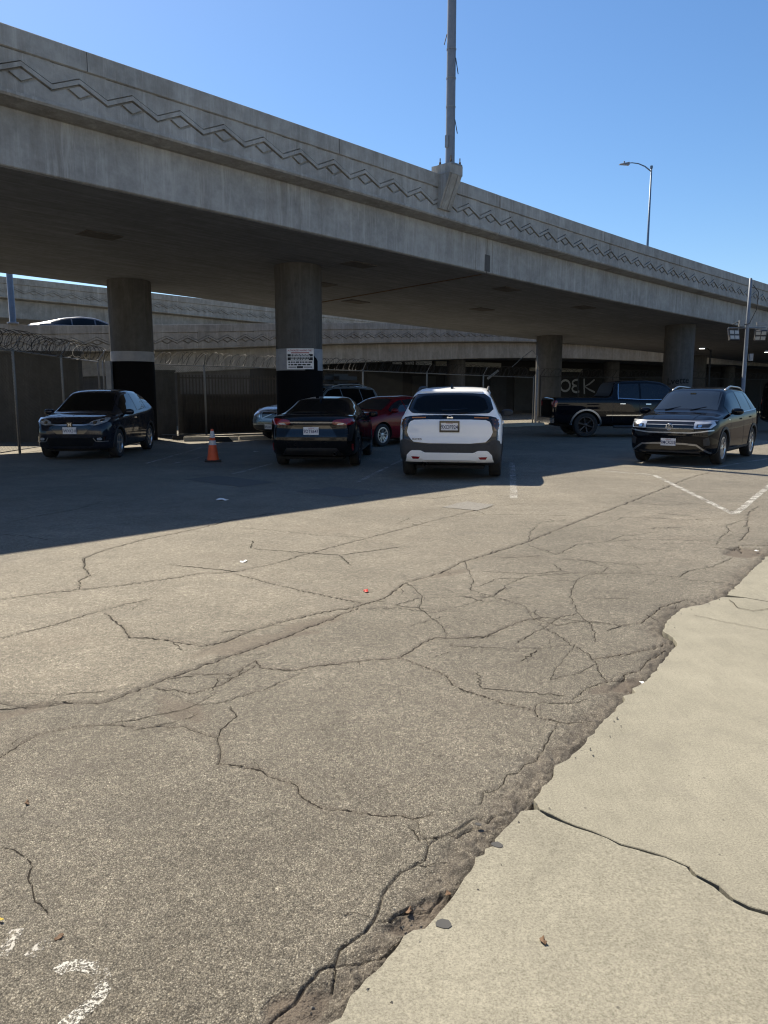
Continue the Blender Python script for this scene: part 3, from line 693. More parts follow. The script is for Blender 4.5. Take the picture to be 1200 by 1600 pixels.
# lamp pedestal on the parapet
def quad8(f): return [f(s, p, z) for z in (0, 1) for s, p in ((0,0),(1,0),(1,1),(0,1))]
s0, s1 = 2.02, 2.54
m = MB(); m.hexa([A(s0,-.42,-.03), A(s1,-.42,-.03), A(s1,.22,-.03), A(s0,.22,-.03), A(s0,-.42,.20), A(s1,-.42,.22), A(s1,.22,.24), A(s0,.22,.22)])
over_part('lamp_pedestal', m, 'conc_bridge')
m = MB(); m.hexa([A(s0+.01,-.04,-.86), A(s1-.01,-.04,-.86), A(s1-.01,.06,-.86), A(s0+.01,.06,-.86), A(s0+.01,-.405,-.03), A(s1-.01,-.405,-.03), A(s1-.01,.06,-.03), A(s0+.01,.06,-.03)])
over_part('pedestal_corbel', m, 'conc_bridge')
for k in (0.25, 0.75):
    a0 = lerp(s0, s1, k); m = MB()
    m.hexa([A(a0-.05,-.065,-.86), A(a0+.05,-.065,-.86), A(a0+.05,-.03,-.86), A(a0-.05,-.03,-.86), A(a0-.05,-.43,-.04), A(a0+.05,-.43,-.04), A(a0+.05,-.39,-.04), A(a0-.05,-.39,-.04)]); over_part('corbel_rib', m, 'conc_bridge')
for s_ in (-13.5, -7.5, -1.5, 10.8, 16.8, 22.8, 28.8):
    m = MB(); m.hexa([A(s_-.005,-.033,-.326), A(s_+.005,-.033,-.326), A(s_+.005,-.02,-.326), A(s_-.005,-.02,-.326), A(s_-.005,-.033,-.006), A(s_+.005,-.033,-.006), A(s_+.005,-.02,-.006), A(s_-.005,-.02,-.006)]); over_part('coping_joint', m, 'joint_dark')
# expansion joint: dark filler and notch in the girder
m = MB(); m.hexa([A(4.71,.43,-2.0), A(4.77,.43,-2.0), A(4.77,W_A-.5,-2.3), A(4.71,W_A-.5,-2.3), A(4.71,.43,-1.2), A(4.77,.43,-1.2), A(4.77,W_A-.5,-1.2), A(4.71,W_A-.5,-1.2)]); over_part('joint_filler', m, 'joint_dark')
m = MB(); m.hexa([A(4.64,.385,-2.07), A(4.88,.385,-2.07), A(4.88,.42,-2.07), A(4.64,.42,-2.07), A(4.64,.385,-1.60), A(4.88,.385,-1.60), A(4.88,.42,-1.60), A(4.64,.42,-1.60)]); over_part('joint_notch', m, 'conc_column')
m = MB(); m.hexa([A(4.20,.385,-2.09), A(4.60,.385,-2.09), A(4.60,.42,-2.09), A(4.20,.42,-2.09), A(4.20,.385,-1.15), A(4.60,.385,-1.15), A(4.60,.42,-1.15), A(4.20,.42,-1.15)]); over_part('joint_pilaster', m, 'conc_bridge')
m = MB(); m.hexa([A(5.0,.385,-2.09), A(5.22,.385,-2.09), A(5.22,.42,-2.09), A(5.0,.42,-2.09), A(5.0,.385,-1.15), A(5.22,.385,-1.15), A(5.22,.42,-1.15), A(5.0,.42,-1.15)]); over_part('joint_pilaster', m, 'conc_bridge')
for s_, p_ in ((1.2,2.2),(7.4,1.6),(10.5,5.0),(-5.5,4.0),(2.4,5.2),(5.6,7.0),(-9.5,6.5),(13,2.0)):
    m = MB(); z0 = -2.10 - .012; q = [A(s_-.45,p_-.3), A(s_+.45,p_-.3), A(s_+.45,p_+.3), A(s_-.45,p_+.3)]
    m.hexa([Vector((v.x, v.y, v.z + z0 - CSA*p_ - .02)) for v in q] + [Vector((v.x, v.y, v.z + z0 - CSA*p_ + .02)) for v in q]); over_part('access_hatch', m, 'conc_column')
m = MB(); m.tube([A(4.74,.6,-2.13), A(4.74,W_A-.5,-2.13-.3)], .03, 6); over_part('drain_pipe', m, 'rusty')

# curving ramp behind it and the higher road beyond
RB = Path(chaikin([(-30,23,3.5),(-24,26.3,3.7),(-17.5,30,4.0),(-8.6,35.2,4.5),(-2.4,42,5.2),(10.3,52,6.0),(21.5,60,5.95),(40,73,5.9),(60,87,5.8)], 2))
RAMP = bridge('ramp_bridge', 'lower curving concrete ramp with zigzag parapet seen beneath the overpass', RB, 9.0, 'conc_ramp', (-8.6, 35.2, 0), [], 1, RB.s[-1]-2, RB.nearest(-26, 25.2), RB.nearest(30, 66))
RC = Path(chaikin([(-44,24.5,8.0),(-30,35,7.85),(-21,42,7.68),(-7.4,52,7.1),(8,63.2,6.5),(30,79,6.2)], 2))
UPPER = bridge('upper_bridge', 'far raised concrete road deck with zigzag parapet above the ramp', RC, 10.0, 'conc_ramp', (-21, 42, 0), [], 1, RC.s[-1]-2, RC.nearest(-34, 31.5), RC.nearest(2, 59))
# abutment wall carrying the low end of the ramp
tA, tB = RB.nearest(-29, 23.6), RB.nearest(-6.2, 37.8); ts = np.linspace(tA, tB, 16); vs = []
for t in ts:
    o, d, n = RB.frame(t)
    for p, z in ((.5, -.1), (.5, o[2]-2.08), (1.0, o[2]-2.08), (1.0, -.1)): vs.append((o[0]+n[0]*p, o[1]+n[1]*p, z))
fs = [(0,1,2,3)] + [(i*4+k, i*4+(k+1)%4, (i+1)*4+(k+1)%4, (i+1)*4+k) for i in range(len(ts)-1) for k in range(4)] + [tuple((len(ts)-1)*4+k for k in range(4))]
link('abutment', rel(MB().add(vs, fs).mesh('abutment', 'conc_wall'), (-8.6, 35.2, 0)), RAMP)
for (t, p) in ((RB.nearest(6,48.6), 2.2), (RB.nearest(19,58.2), 2.5), (RB.nearest(32,67.4), 2.5)):
    o, d, n = RB.frame(t); c = link('column', rel(MB().lathe([(0,-.1),(.6,-.1),(.6,o[2]-2.0),(0,o[2]-2.0)], 28, 'z', (o[0]+n[0]*p, o[1]+n[1]*p, 0)).mesh('column', 'conc_column'), (-8.6,35.2,0)), RAMP); smooth_sharp(c.data)
for (x, y) in ((-24,47),(-8,59)):
    c = link('column', rel(MB().lathe([(0,-.1),(.7,-.1),(.7,5.2),(0,5.2)], 28, 'z', (x, y, 0)).mesh('column', 'conc_column'), (-21,42,0)), UPPER); smooth_sharp(c.data)

# ------------------------------------------------------------------ lamp poles
q = A(2.29, -.19, .21)
LP = root('lamp_pole', q, AZ, 'tall grey tapered pole bolted to the overpass pedestal, rising out of frame', 'pole')
m = MB(); m.box(-.22,.22,-.24,.24,0,.035); m.build('base_plate', 'galv', LP)
m = MB(); m.lathe([(0,.03),(.125,.03),(.118,3.0),(.095,9.0),(.07,13),(0,13)], 12); pm = m.build('shaft', 'pole_paint', LP); smooth_sharp(pm.data)
for sx in (-1,1):
    for sy in (-1,1): MB().lathe([(0,.036),(.028,.036),(.028,.10),(.014,.11),(.014,.20),(0,.20)], 8, 'z', (sx*.185, sy*.185, 0)).build('anchor_bolt', 'rusty', LP)
for z in (1.45, 2.15, 2.85): MB().lathe([(.118,z),(.130,z),(.130,z+.03),(.116,z+.03)], 12).build('strap', 'galv', LP)
for (z, a, l) in ((1.0,R(-20),.35),(2.5,R(-20),.4),(3.1,R(165),.25)):
    p0 = Vector((math.cos(a-AZ)*.12, math.sin(a-AZ)*.12, z+.15)); p1 = p0 + Vector((math.cos(a-AZ)*.07, math.sin(a-AZ)*.07, -l)); MB().tube([p0, p1], .012, 5).build('loose_strap', 'wire_dark', LP)
MB().box(-.16,-.13,-.05,.05,.45,.75).build('junction_box', 'galv', LP)
m = MB(); m.tube([(0,0,12.8),(-.6,0.6,13.4),(-1.6,1.6,13.7)], [.05,.04,.035], 8); m.build('arm', 'pole_paint', LP); MB().box(-2.1,-1.5,1.45,1.75,13.6,13.75).build('luminaire', 'galv', LP)

x2, y2 = 18.45, 56.0; zb = 5.6
SL = root('street_lamp', (x2, y2, zb), 0, 'slim street lamp with curved arm against the sky above the overpass', 'street lamp')
zt = 16.85 - zb
MB().lathe([(0,0),(.11,0),(.06,zt),(0,zt)], 12).build('shaft', 'pole_blue', SL, True)
MB().lathe([(0,zt-.05),(.10,zt-.05),(.10,zt+.12),(0,zt+.16)], 10).build('cap', 'pole_blue', SL)
MB().tube([(0,0,zt-.25),(-.45,0,zt+.08),(-.9,0,zt+.26),(-1.35,0,zt+.32),(-1.6,0,zt+.30)], [.05,.045,.04,.035,.035], 8).build('arm', 'pole_blue', SL, True)
m = MB(); m.hexa([(-2.25,-.10,zt+.19),(-1.55,-.14,zt+.16),(-1.55,.14,zt+.16),(-2.25,.10,zt+.19),(-2.2,-.05,zt+.25),(-1.55,-.10,zt+.36),(-1.55,.10,zt+.36),(-2.2,.05,zt+.25)]); hd = m.build('lamp_head', 'galv', SL)
MB().box(-1.93,-1.85,-.04,.04,zt+.33,zt+.42).build('photocell', 'galv', hd)

FP = root('floodlight_pole', (12.0, 26.0, 0), 0, 'slim grey pole with two floodlights behind the black front-facing SUV', 'light pole')
MB().lathe([(0,-.02),(.10,-.02),(.10,.03),(.068,.05),(.060,3.6),(.045,5.2),(0,5.22)], 12).build('shaft', 'pole_paint', FP, True)
MB().tube([(-.62,0,3.62),(.60,0,3.62)], .022, 6).build('crossarm', 'galv', FP)
def flood(dx, lean):
    f = MB(); f.box(-.17,.17,-.05,.06,-.17,.17); o = f.build('floodlight', 'flood_body', FP); o.location = (dx, -.06, 3.38); o.rotation_euler = (R(lean), 0, R(-12 if dx > 0 else 8))
    for zz in (-.085, .085):
        for xx in (-.085, .085): MB().box(xx-.07,xx+.07,-.056,-.049,zz-.055,zz+.055).build('lens', 'flood_lens', o)
    br = MB(); br.tube([(-.19,0,.24),(-.19,0,0)], .012, 5); br.tube([(.19,0,.24),(.19,0,0)], .012, 5); br.build('bracket', 'galv', o)
flood(-.46, -14); flood(.42, 22)
MB().box(-.30,-.14,-.08,.02,3.66,3.86).build('control_box', 'galv', FP); MB().box(.10,.22,-.10,-.02,2.55,2.78).build('control_box', 'galv', FP)
MB().tube([(.05,-.06,5.0),(.25,-.08,4.75),(.22,-.08,4.2),(.02,-.08,3.75),(-.2,-.05,3.7)], .012, 5).build('cable', 'wire_dark', FP)
MB().tube([(-.05,0,3.72),(-.35,.0,3.80),(-.5,0,3.72)], .012, 5).build('cable', 'wire_dark', FP)
MB().box(.30,.62,-.03,.03,3.70,3.80).build('camera_housing', 'galv', FP)

def under_lamp(px, depth, z, label):
    x = (px-600)/1200*depth/1.02; r = root('street_lamp', (x, depth, 0), 0, label, 'street lamp', None)
    MB().lathe([(0,0),(.07,0),(.05,z),(0,z)], 10).build('shaft', 'wire_dark', r, True)
    MB().tube([(0,0,z-.1),(-.2,-.1,z+.05),(-.45,-.2,z+.08)], .03, 6).build('arm', 'wire_dark', r)
    h = MB().box(-.75,-.42,-.30,-.12,z+.05,z+.13).build('lamp_head', 'galv', r); MB().box(-.72,-.45,-.27,-.15,z+.03,z+.049).build('lit_lens', 'lamp_lit', h)
under_lamp(1110, 45, 3.95, 'small lit street lamp under the overpass, left of the floodlight pole')
under_lamp(1212, 45, 3.75, 'lit street lamp under the overpass at the right edge of the photo')

TP = root('lamp_pole', (*RB.at(RB.nearest(-14.8, 31.4))[:2], RB.at(RB.nearest(-14.8, 31.4))[2]), R(29), 'pale round pole standing on the ramp parapet at the far left', 'pole')
MB().box(-.5,.5,-.1,.3,-.3,.06).build('pedestal', 'conc_ramp', TP); MB().lathe([(0,.06),(.22,.06),(.22,.14),(.125,.16),(.11,4),(.08,9),(0,9)], 14).build('shaft', 'galv', TP, True)

# ------------------------------------------------------------------ walls, fences, gate
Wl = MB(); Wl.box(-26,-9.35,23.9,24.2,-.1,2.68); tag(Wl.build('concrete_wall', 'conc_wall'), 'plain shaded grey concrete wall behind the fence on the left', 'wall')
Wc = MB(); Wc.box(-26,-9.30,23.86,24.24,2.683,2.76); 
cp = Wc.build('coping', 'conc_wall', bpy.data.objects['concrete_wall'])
def razor(path, z, rad, pitch, name, parent):
    m = MB(); P = Path([(x, y, zz) for (x, y, zz) in path]); L = P.s[-1]; n = int(L / pitch * 16); rnd = random.Random(5)
    for ph, w in ((0, 1.0), (1.7, 0.93)):
        pts = []
        for k in range(n):
            t = k / n * L; o, d, nn = P.frame(t); a = 2*math.pi*k/16 + ph; rr = rad * w * (1 + .10*math.sin(t*2.1+ph) + .08*math.sin(t*5.3))
            along = .10*math.sin(t*3.3+ph*2) + rad*.55*math.sin(a)*.8
            pts.append((o[0]+d[0]*along+nn[0]*math.cos(a)*rr, o[1]+d[1]*along+nn[1]*math.cos(a)*rr, o[2]+rad*.9+math.sin(a)*rr))
        m.tube(pts, .0075, 3, False)
    return m.build(name, 'wire_dark', parent)
def fence(name, label, pts, step=3.0, rad=.24, pitch=.42, mat='galv', arms=True):
    base = (pts[0][0], pts[0][1], 0); r = root(name, base, 0, label, 'fence'); P = Path(pts); L = P.s[-1]; n = max(1, round(L / step)); Bv = Vector(base)
    for k in range(n + 1):
        o, d, nn = P.frame(k / n * L); x, y, h = o
        po = link('post', rel(MB().lathe([(0,-.05),(.034,-.05),(.034,h),(.02,h+.04),(0,h+.05)], 8, 'z', (x, y, 0)).mesh('post', mat, True), base), r)
        if arms: link('barb_arm', rel(MB().tube([(x, y, h), (x - nn[0]*.25, y - nn[1]*.25, h+.35)], .016, 5).mesh('barb_arm', mat), base), po)
    ts = np.linspace(0, L, max(2, int(L/1.5)))
    for nm, dz in (('top_rail', -.03), ('bottom_rail', None)):
        link(nm, rel(MB().tube([(*P.at(t)[:2], P.at(t)[2] + dz if dz is not None else .08) for t in ts], .022 if dz else .012, 6).mesh(nm, mat, True), base), r)
    mesh = MB(); sp = .075
    for k in range(int(L / sp)):
        t0 = k * sp
        for sg in (1, -1):
            t1 = t0 + sg * 2.3 
            a, b = t0, min(max(t1, 0), L); frac = abs(b - a) / 2.3
            if frac < .02: continue
            pa, pb = P.at(a), P.at(b); za, zb_ = .08, lerp(.08, pa[2] - .04, frac)
            mid = P.at((a + b) / 2)
            mesh.tube([(pa[0], pa[1], za), (mid[0], mid[1], (za + zb_) / 2), (pb[0], pb[1], zb_)], .0016, 3, False)
    w = link('chain_link', rel(mesh.mesh('chain_link', 'wire_dark'), base), r); w['kind'] = 'stuff'
    rz = razor([(x, y, z) for x, y, z in pts], 0, rad, pitch, 'razor_wire', r); rel(rz.data, base)
    return r
fence('chain_link_fence', 'chain-link fence with razor wire running back beside the dark hatchback on the left', [(-9.15,13.5,2.58),(-9.2,19.55,2.56),(-9.25,25.3,2.52)], 3.0, .25, .40)
fence('chain_link_fence', 'long chain-link fence with razor wire behind the two painted columns', [(-9.2,25.6,2.5),(-5.72,27.5,2.45),(-1.0,31.0,2.40),(7.15,37.2,2.25)], 3.1, .22, .36)
fence('chain_link_fence', 'dark chain-link fence behind the black pickup under the overpass', [(7.6,37.9,2.3),(16,45.2,2.4),(30,55,2.4)], 3.2, .2, .6, 'wire_dark')
# bent-over pole beside the third column
bp = root('bent_pole', (7.25, 37.0, 0), 0, 'pale pole with bent hanging bracket beside the fence end', 'pole')
MB().tube([(0,0,0),(.02,0,2.6)], .05, 8).build('post', 'paint_grey_band', bp, True); MB().tube([(.02,0,2.3),(.0,0,3.2),(-.25,0,3.5),(-.7,0,3.15),(-1.2,0,2.7)], .02, 6).build('bracket', 'galv', bp); MB().box(-1.75,-1.1,-.03,.03,2.40,2.50).build('sign_blade', 'galv', bp); bpy.data.objects['sign_blade'].rotation_euler = (0, R(-38), 0); bpy.data.objects['sign_blade'].location = (.55, 0, .65+1.05-.4)
# block pillar
pl = MB(); pl.box(-.36,.36,-.25,.25,0,2.22); tag(pl.build('gate_pillar', 'conc_wall', None, False, (-7.62, 26.75, -.02), R(33)), 'squat grey concrete pillar left of the picket gate', 'pillar'); MB().box(-.39,.39,-.28,.28,2.223,2.29).build('pillar_cap', 'conc_wall', bpy.data.objects['gate_pillar'])
gt = root('picket_gate', (-7.2, 27.2, 0), math.atan2(2.4, 3.35), 'brown metal picket gate below the ramp between the two near columns', 'gate')
GL = math.hypot(3.35, 2.4); pk = MB().box(-.018,.018,-.012,.012,.06,2.13).mesh('picket', 'gate_brown'); npk = 34
for k in range(npk): link('picket', pk, gt, ((k + .5) * GL / npk, 0, 0))
for z in (.22, 1.15, 2.0): MB().box(0, GL, .013, .05, z, z+.05).build('gate_rail', 'gate_brown', gt)
for x in (0, GL): MB().box(x-.03,x+.03,-.03,.06,0,2.2).build('gate_post', 'gate_brown', gt)
sheet = MB().box(.05, GL-.05, .055, .06, .01, 1.45).build('backing_sheet', 'gate_brown', gt)
# kerb and rubble in the sunlit strip
kb = tag(root('kerb', (-6.3, 24.2, 0), math.atan2(1.5, 4.9), None, None), kind='structure')
for k in range(3): MB().box(k*1.72+.01, k*1.72+1.70, -.09, .09, -.02, .13).build('kerb_stone', 'conc_curb', kb)
tag(MB().hexa([(-.35,-.12,0),(.35,-.14,0),(.3,.14,0),(-.3,.12,0),(-.25,-.08,.16),(.22,-.07,.13),(.18,.08,.15),(-.2,.08,.12)]).build('rubble_block', 'rubber_black', None, False, (-5.05, 24.0, 0), R(10)), 'dark lump lying by the pale kerb right of the cone', 'rubble')
tag(MB().hexa([(-1.0,-.15,0),(1.0,-.15,0),(1.0,.15,0),(-1.0,.15,0),(-1.0,-.12,.11),(1.0,-.12,.11),(1.0,.12,.11),(-1.0,.12,.11)]).build('timber_beam', 'gate_brown', None, False, (-6.0, 25.6, 0), R(20)), 'long dark timber lying at the foot of the picket gate', 'timber')
tag(MB().hexa([(-1.6,-.2,0),(1.6,-.2,0),(1.6,.2,0),(-1.6,.2,0),(-1.6,-.15,.14),(1.6,-.15,.14),(1.6,.15,.14),(-1.6,.15,.14)]).build('concrete_kerb', 'conc_curb', None, False, (6.1, 34.9, 0), R(40)), 'concrete kerb lying by the bent pole right of the white SUV', 'kerb')

# building in the shade under the ramp
F0, F1 = np.array([-6.0, 46.3]), np.array([52.0, 87.0]); fa = math.atan2(F1[1]-F0[1], F1[0]-F0[0]); FL = np.hypot(*(F1-F0))
WH = root('warehouse', (F0[0], F0[1], 0), fa, 'long dark building in the shade beneath the ramp behind the fence', 'building')
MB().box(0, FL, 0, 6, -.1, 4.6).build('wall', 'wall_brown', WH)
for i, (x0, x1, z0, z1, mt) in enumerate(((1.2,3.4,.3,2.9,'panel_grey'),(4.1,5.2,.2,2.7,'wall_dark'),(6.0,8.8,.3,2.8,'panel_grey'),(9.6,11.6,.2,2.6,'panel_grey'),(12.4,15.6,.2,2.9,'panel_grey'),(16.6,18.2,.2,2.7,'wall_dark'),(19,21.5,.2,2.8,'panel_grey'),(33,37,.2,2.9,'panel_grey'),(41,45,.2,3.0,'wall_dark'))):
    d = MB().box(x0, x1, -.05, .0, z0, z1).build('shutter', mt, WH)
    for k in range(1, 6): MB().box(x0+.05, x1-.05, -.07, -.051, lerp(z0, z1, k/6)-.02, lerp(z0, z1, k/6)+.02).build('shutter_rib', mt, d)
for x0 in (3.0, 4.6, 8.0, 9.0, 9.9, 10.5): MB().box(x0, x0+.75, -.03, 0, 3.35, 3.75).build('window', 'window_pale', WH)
MB().box(11.5, 17.5, -.18, -.02, 3.3, 3.62).build('painted_sunlit_edge', 'conc_curb', WH); MB().box(20.5, 21.8, -.12, -.02, 3.1, 3.35).build('painted_sunlit_edge', 'conc_curb', WH); MB().box(23.6, 26.3, -.12, -.02, 3.1, 3.35).build('painted_sunlit_edge', 'conc_curb', WH); MB().box(40, 66, -.18, -.02, 4.0, 4.35).build('painted_sunlit_edge', 'conc_curb', WH)  # pale bars stand in for distant sunlit parapet edges; sunlight is in the colour
# graffiti strokes on the wall
def stroke(parent, pts, w, mat, y=-.012):
    m = MB(); n = len(pts); a = offs(pts, w/2, 1); b = offs(pts, w/2, -1)
    m.add([(x, y, z) for x, z in a] + [(x, y, z) for x, z in b] + [(x, 0.01, z) for x, z in a] + [(x, 0.01, z) for x, z in b], [(i, i+1, n+i+1, n+i) for i in range(n-1)] + [(2*n+i, i, i+1, 2*n+i+1) for i in range(n-1)])
    return m.build('graffiti_stroke', mat, parent)
gx = 20.9 + 3.0; gq = 1.55
def arc(cx, cz, rx, rz, a0, a1, n=14): return [(cx + rx*math.cos(R(lerp(a0,a1,k/n))), cz + rz*math.sin(R(lerp(a0,a1,k/n)))) for k in range(n+1)]
stroke(WH, arc(gx+.6, gq+.5, .55, .42, 10, 380), .16, 'graffiti'); stroke(WH, arc(gx+1.9, gq+.72, .5, .24, 60, 270, 8), .16, 'graffiti'); stroke(WH, arc(gx+1.9, gq+.26, .5, .26, 100, 310, 8), .16, 'graffiti')
stroke(WH, [(gx+2.75,gq+1.05),(gx+2.78,gq+.5),(gx+2.85,gq-.15)], .15, 'graffiti'); stroke(WH, [(gx+4.0,gq+1.0),(gx+3.4,gq+.65),(gx+2.85,gq+.45),(gx+3.4,gq+.2),(gx+4.1,gq+.0)], .14, 'graffiti')
# black scrawl wrapped on the fourth column
tm = text_mesh('Lvette', .42, 'graffiti_black', .002, .006)
for v in tm.vertices:
    ang = R(-90) + (v.co.x / .69) + math.atan2(C4[0], C4[1]) * -1 + R(4); rr = .682 + v.co.z + .003
    v.co = Vector((C4[0] + rr*math.cos(ang), C4[1] - 20 + rr*math.sin(ang), 2.05 + v.co.y + .08*v.co.x))
link('graffiti_scrawl', tm, c4)
# pale building added out of view behind the camera: seen in paint and glass reflections, returns sunlight to the shaded side
bb = root('bounce_building', (-4, -8.0, 0), 0, 'pale low building added unseen behind the viewpoint to bounce sunlight', 'building')
MB().box(-26, 26, -8, 0, 0, 7.2).build('wall', 'bounce_stucco', bb); MB().box(-26.2, 26.2, -8.2, .25, 7.203, 7.6).build('roof', 'conc_curb', bb)
for kx in range(-6, 7):
    if kx == 1: continue
    w_ = MB().box(kx*3.7-.9, kx*3.7+.9, .004, .05, 1.2, 2.6).build('window', 'gloss_black', bb); MB().box(kx*3.7-.8, kx*3.7+.8, .051, .06, 1.3, 2.5).build('pane', 'glass_blue', w_)
    w_ = MB().box(kx*3.7-.9, kx*3.7+.9, .004, .05, 3.9, 5.2).build('window', 'gloss_black', bb); MB().box(kx*3.7-.8, kx*3.7+.8, .051, .06, 4.0, 5.1).build('pane', 'glass_blue', w_)
dd = MB().box(3.1, 4.3, .004, .06, 0, 2.2).build('door', 'pole_blue', bb); MB().box(4.05, 4.15, .061, .10, 1.0, 1.2).build('handle', 'chrome', dd)
# far building top over the upper road
fb = root('far_building', (-42, 82, 0), 0, 'grey building top with a red block far behind at the left edge', 'building')
MB().box(-14,2.6,0,14,0,13.0).build('wall', 'building_grey', fb); MB().box(-14,-1.3,-.3,-.01,11.6,13.7).build('red_fascia', 'building_red', fb)
# ------------------------------------------------------------------ vehicles
def curve(pts, soft=0.05):
    xs = np.array([p[0] for p in pts]); zs = np.array([p[1] for p in pts])
    k = np.array([-1, -.5, 0, .5, 1]) * soft
    return lambda x: float(np.mean(np.interp(x + k, xs, zs)))
_wheels = {}
def wheel_meshes(r, w, style, rimmat):
    key = (r, w, style, rimmat)
    if key in _wheels: return _wheels[key]
    rr = r * .70
    t = MB().lathe([(rr-.012, -w*.40), (rr+.01, -w*.47), (r*.86, -w*.5), (r*.955, -w*.47), (r*.99, -w*.40), (r, -w*.2), (r, 0), (r, w*.2), (r*.99, w*.40), (r*.955, w*.47), (r*.86, w*.5), (rr+.01, w*.47), (rr-.012, w*.40)], 36, 'y').mesh('tyre', 'tyre'); smooth_sharp(t, 50)
    # outboard face at +y
    f = MB(); f.lathe([(rr-.008, -w*.42), (rr-.02, w*.30), (rr-.004, w*.44), (rr-.028, w*.445), (rr-.045, w*.36), (rr-.05, -w*.1)], 36, 'y')
    n, wide = style
    for k in range(n):
        a = 2*math.pi*k/n + .3; ca, sa = math.cos(a), math.sin(a)
        def pt(rad, off, y): return (rad*ca - off*sa, y, rad*sa + off*ca)
        for o in ((-.032, .032) if wide == 2 else (0,)):
            h0 = .018 if wide != 2 else .012; h1 = .030 if wide == 1 else .016
            f.hexa([pt(.03, o*.4-h0, w*.20), pt(rr-.02, o*1.6-h1, w*.20), pt(rr-.02, o*1.6+h1, w*.20), pt(.03, o*.4+h0, w*.20),
                    pt(.03, o*.4-h0, w*.36), pt(rr-.02, o*1.6-h1*.8, w*.43), pt(rr-.02, o*1.6+h1*.8, w*.43), pt(.03, o*.4+h0, w*.36)])
    f.lathe([(0, w*.40), (.035, w*.40), (.065, w*.36), (.07, w*.2)], 16, 'y')
    rm = f.mesh('rim', rimmat); smooth_sharp(rm, 30)
    d = MB().lathe([(0, -w*.05), (rr-.03, -w*.05), (rr-.03, w*.02), (.155, w*.02), (.15, w*.06), (0, w*.06)], 28, 'y').mesh('brake_disc', 'well')
    _wheels[key] = (t, rm, d); return _wheels[key]

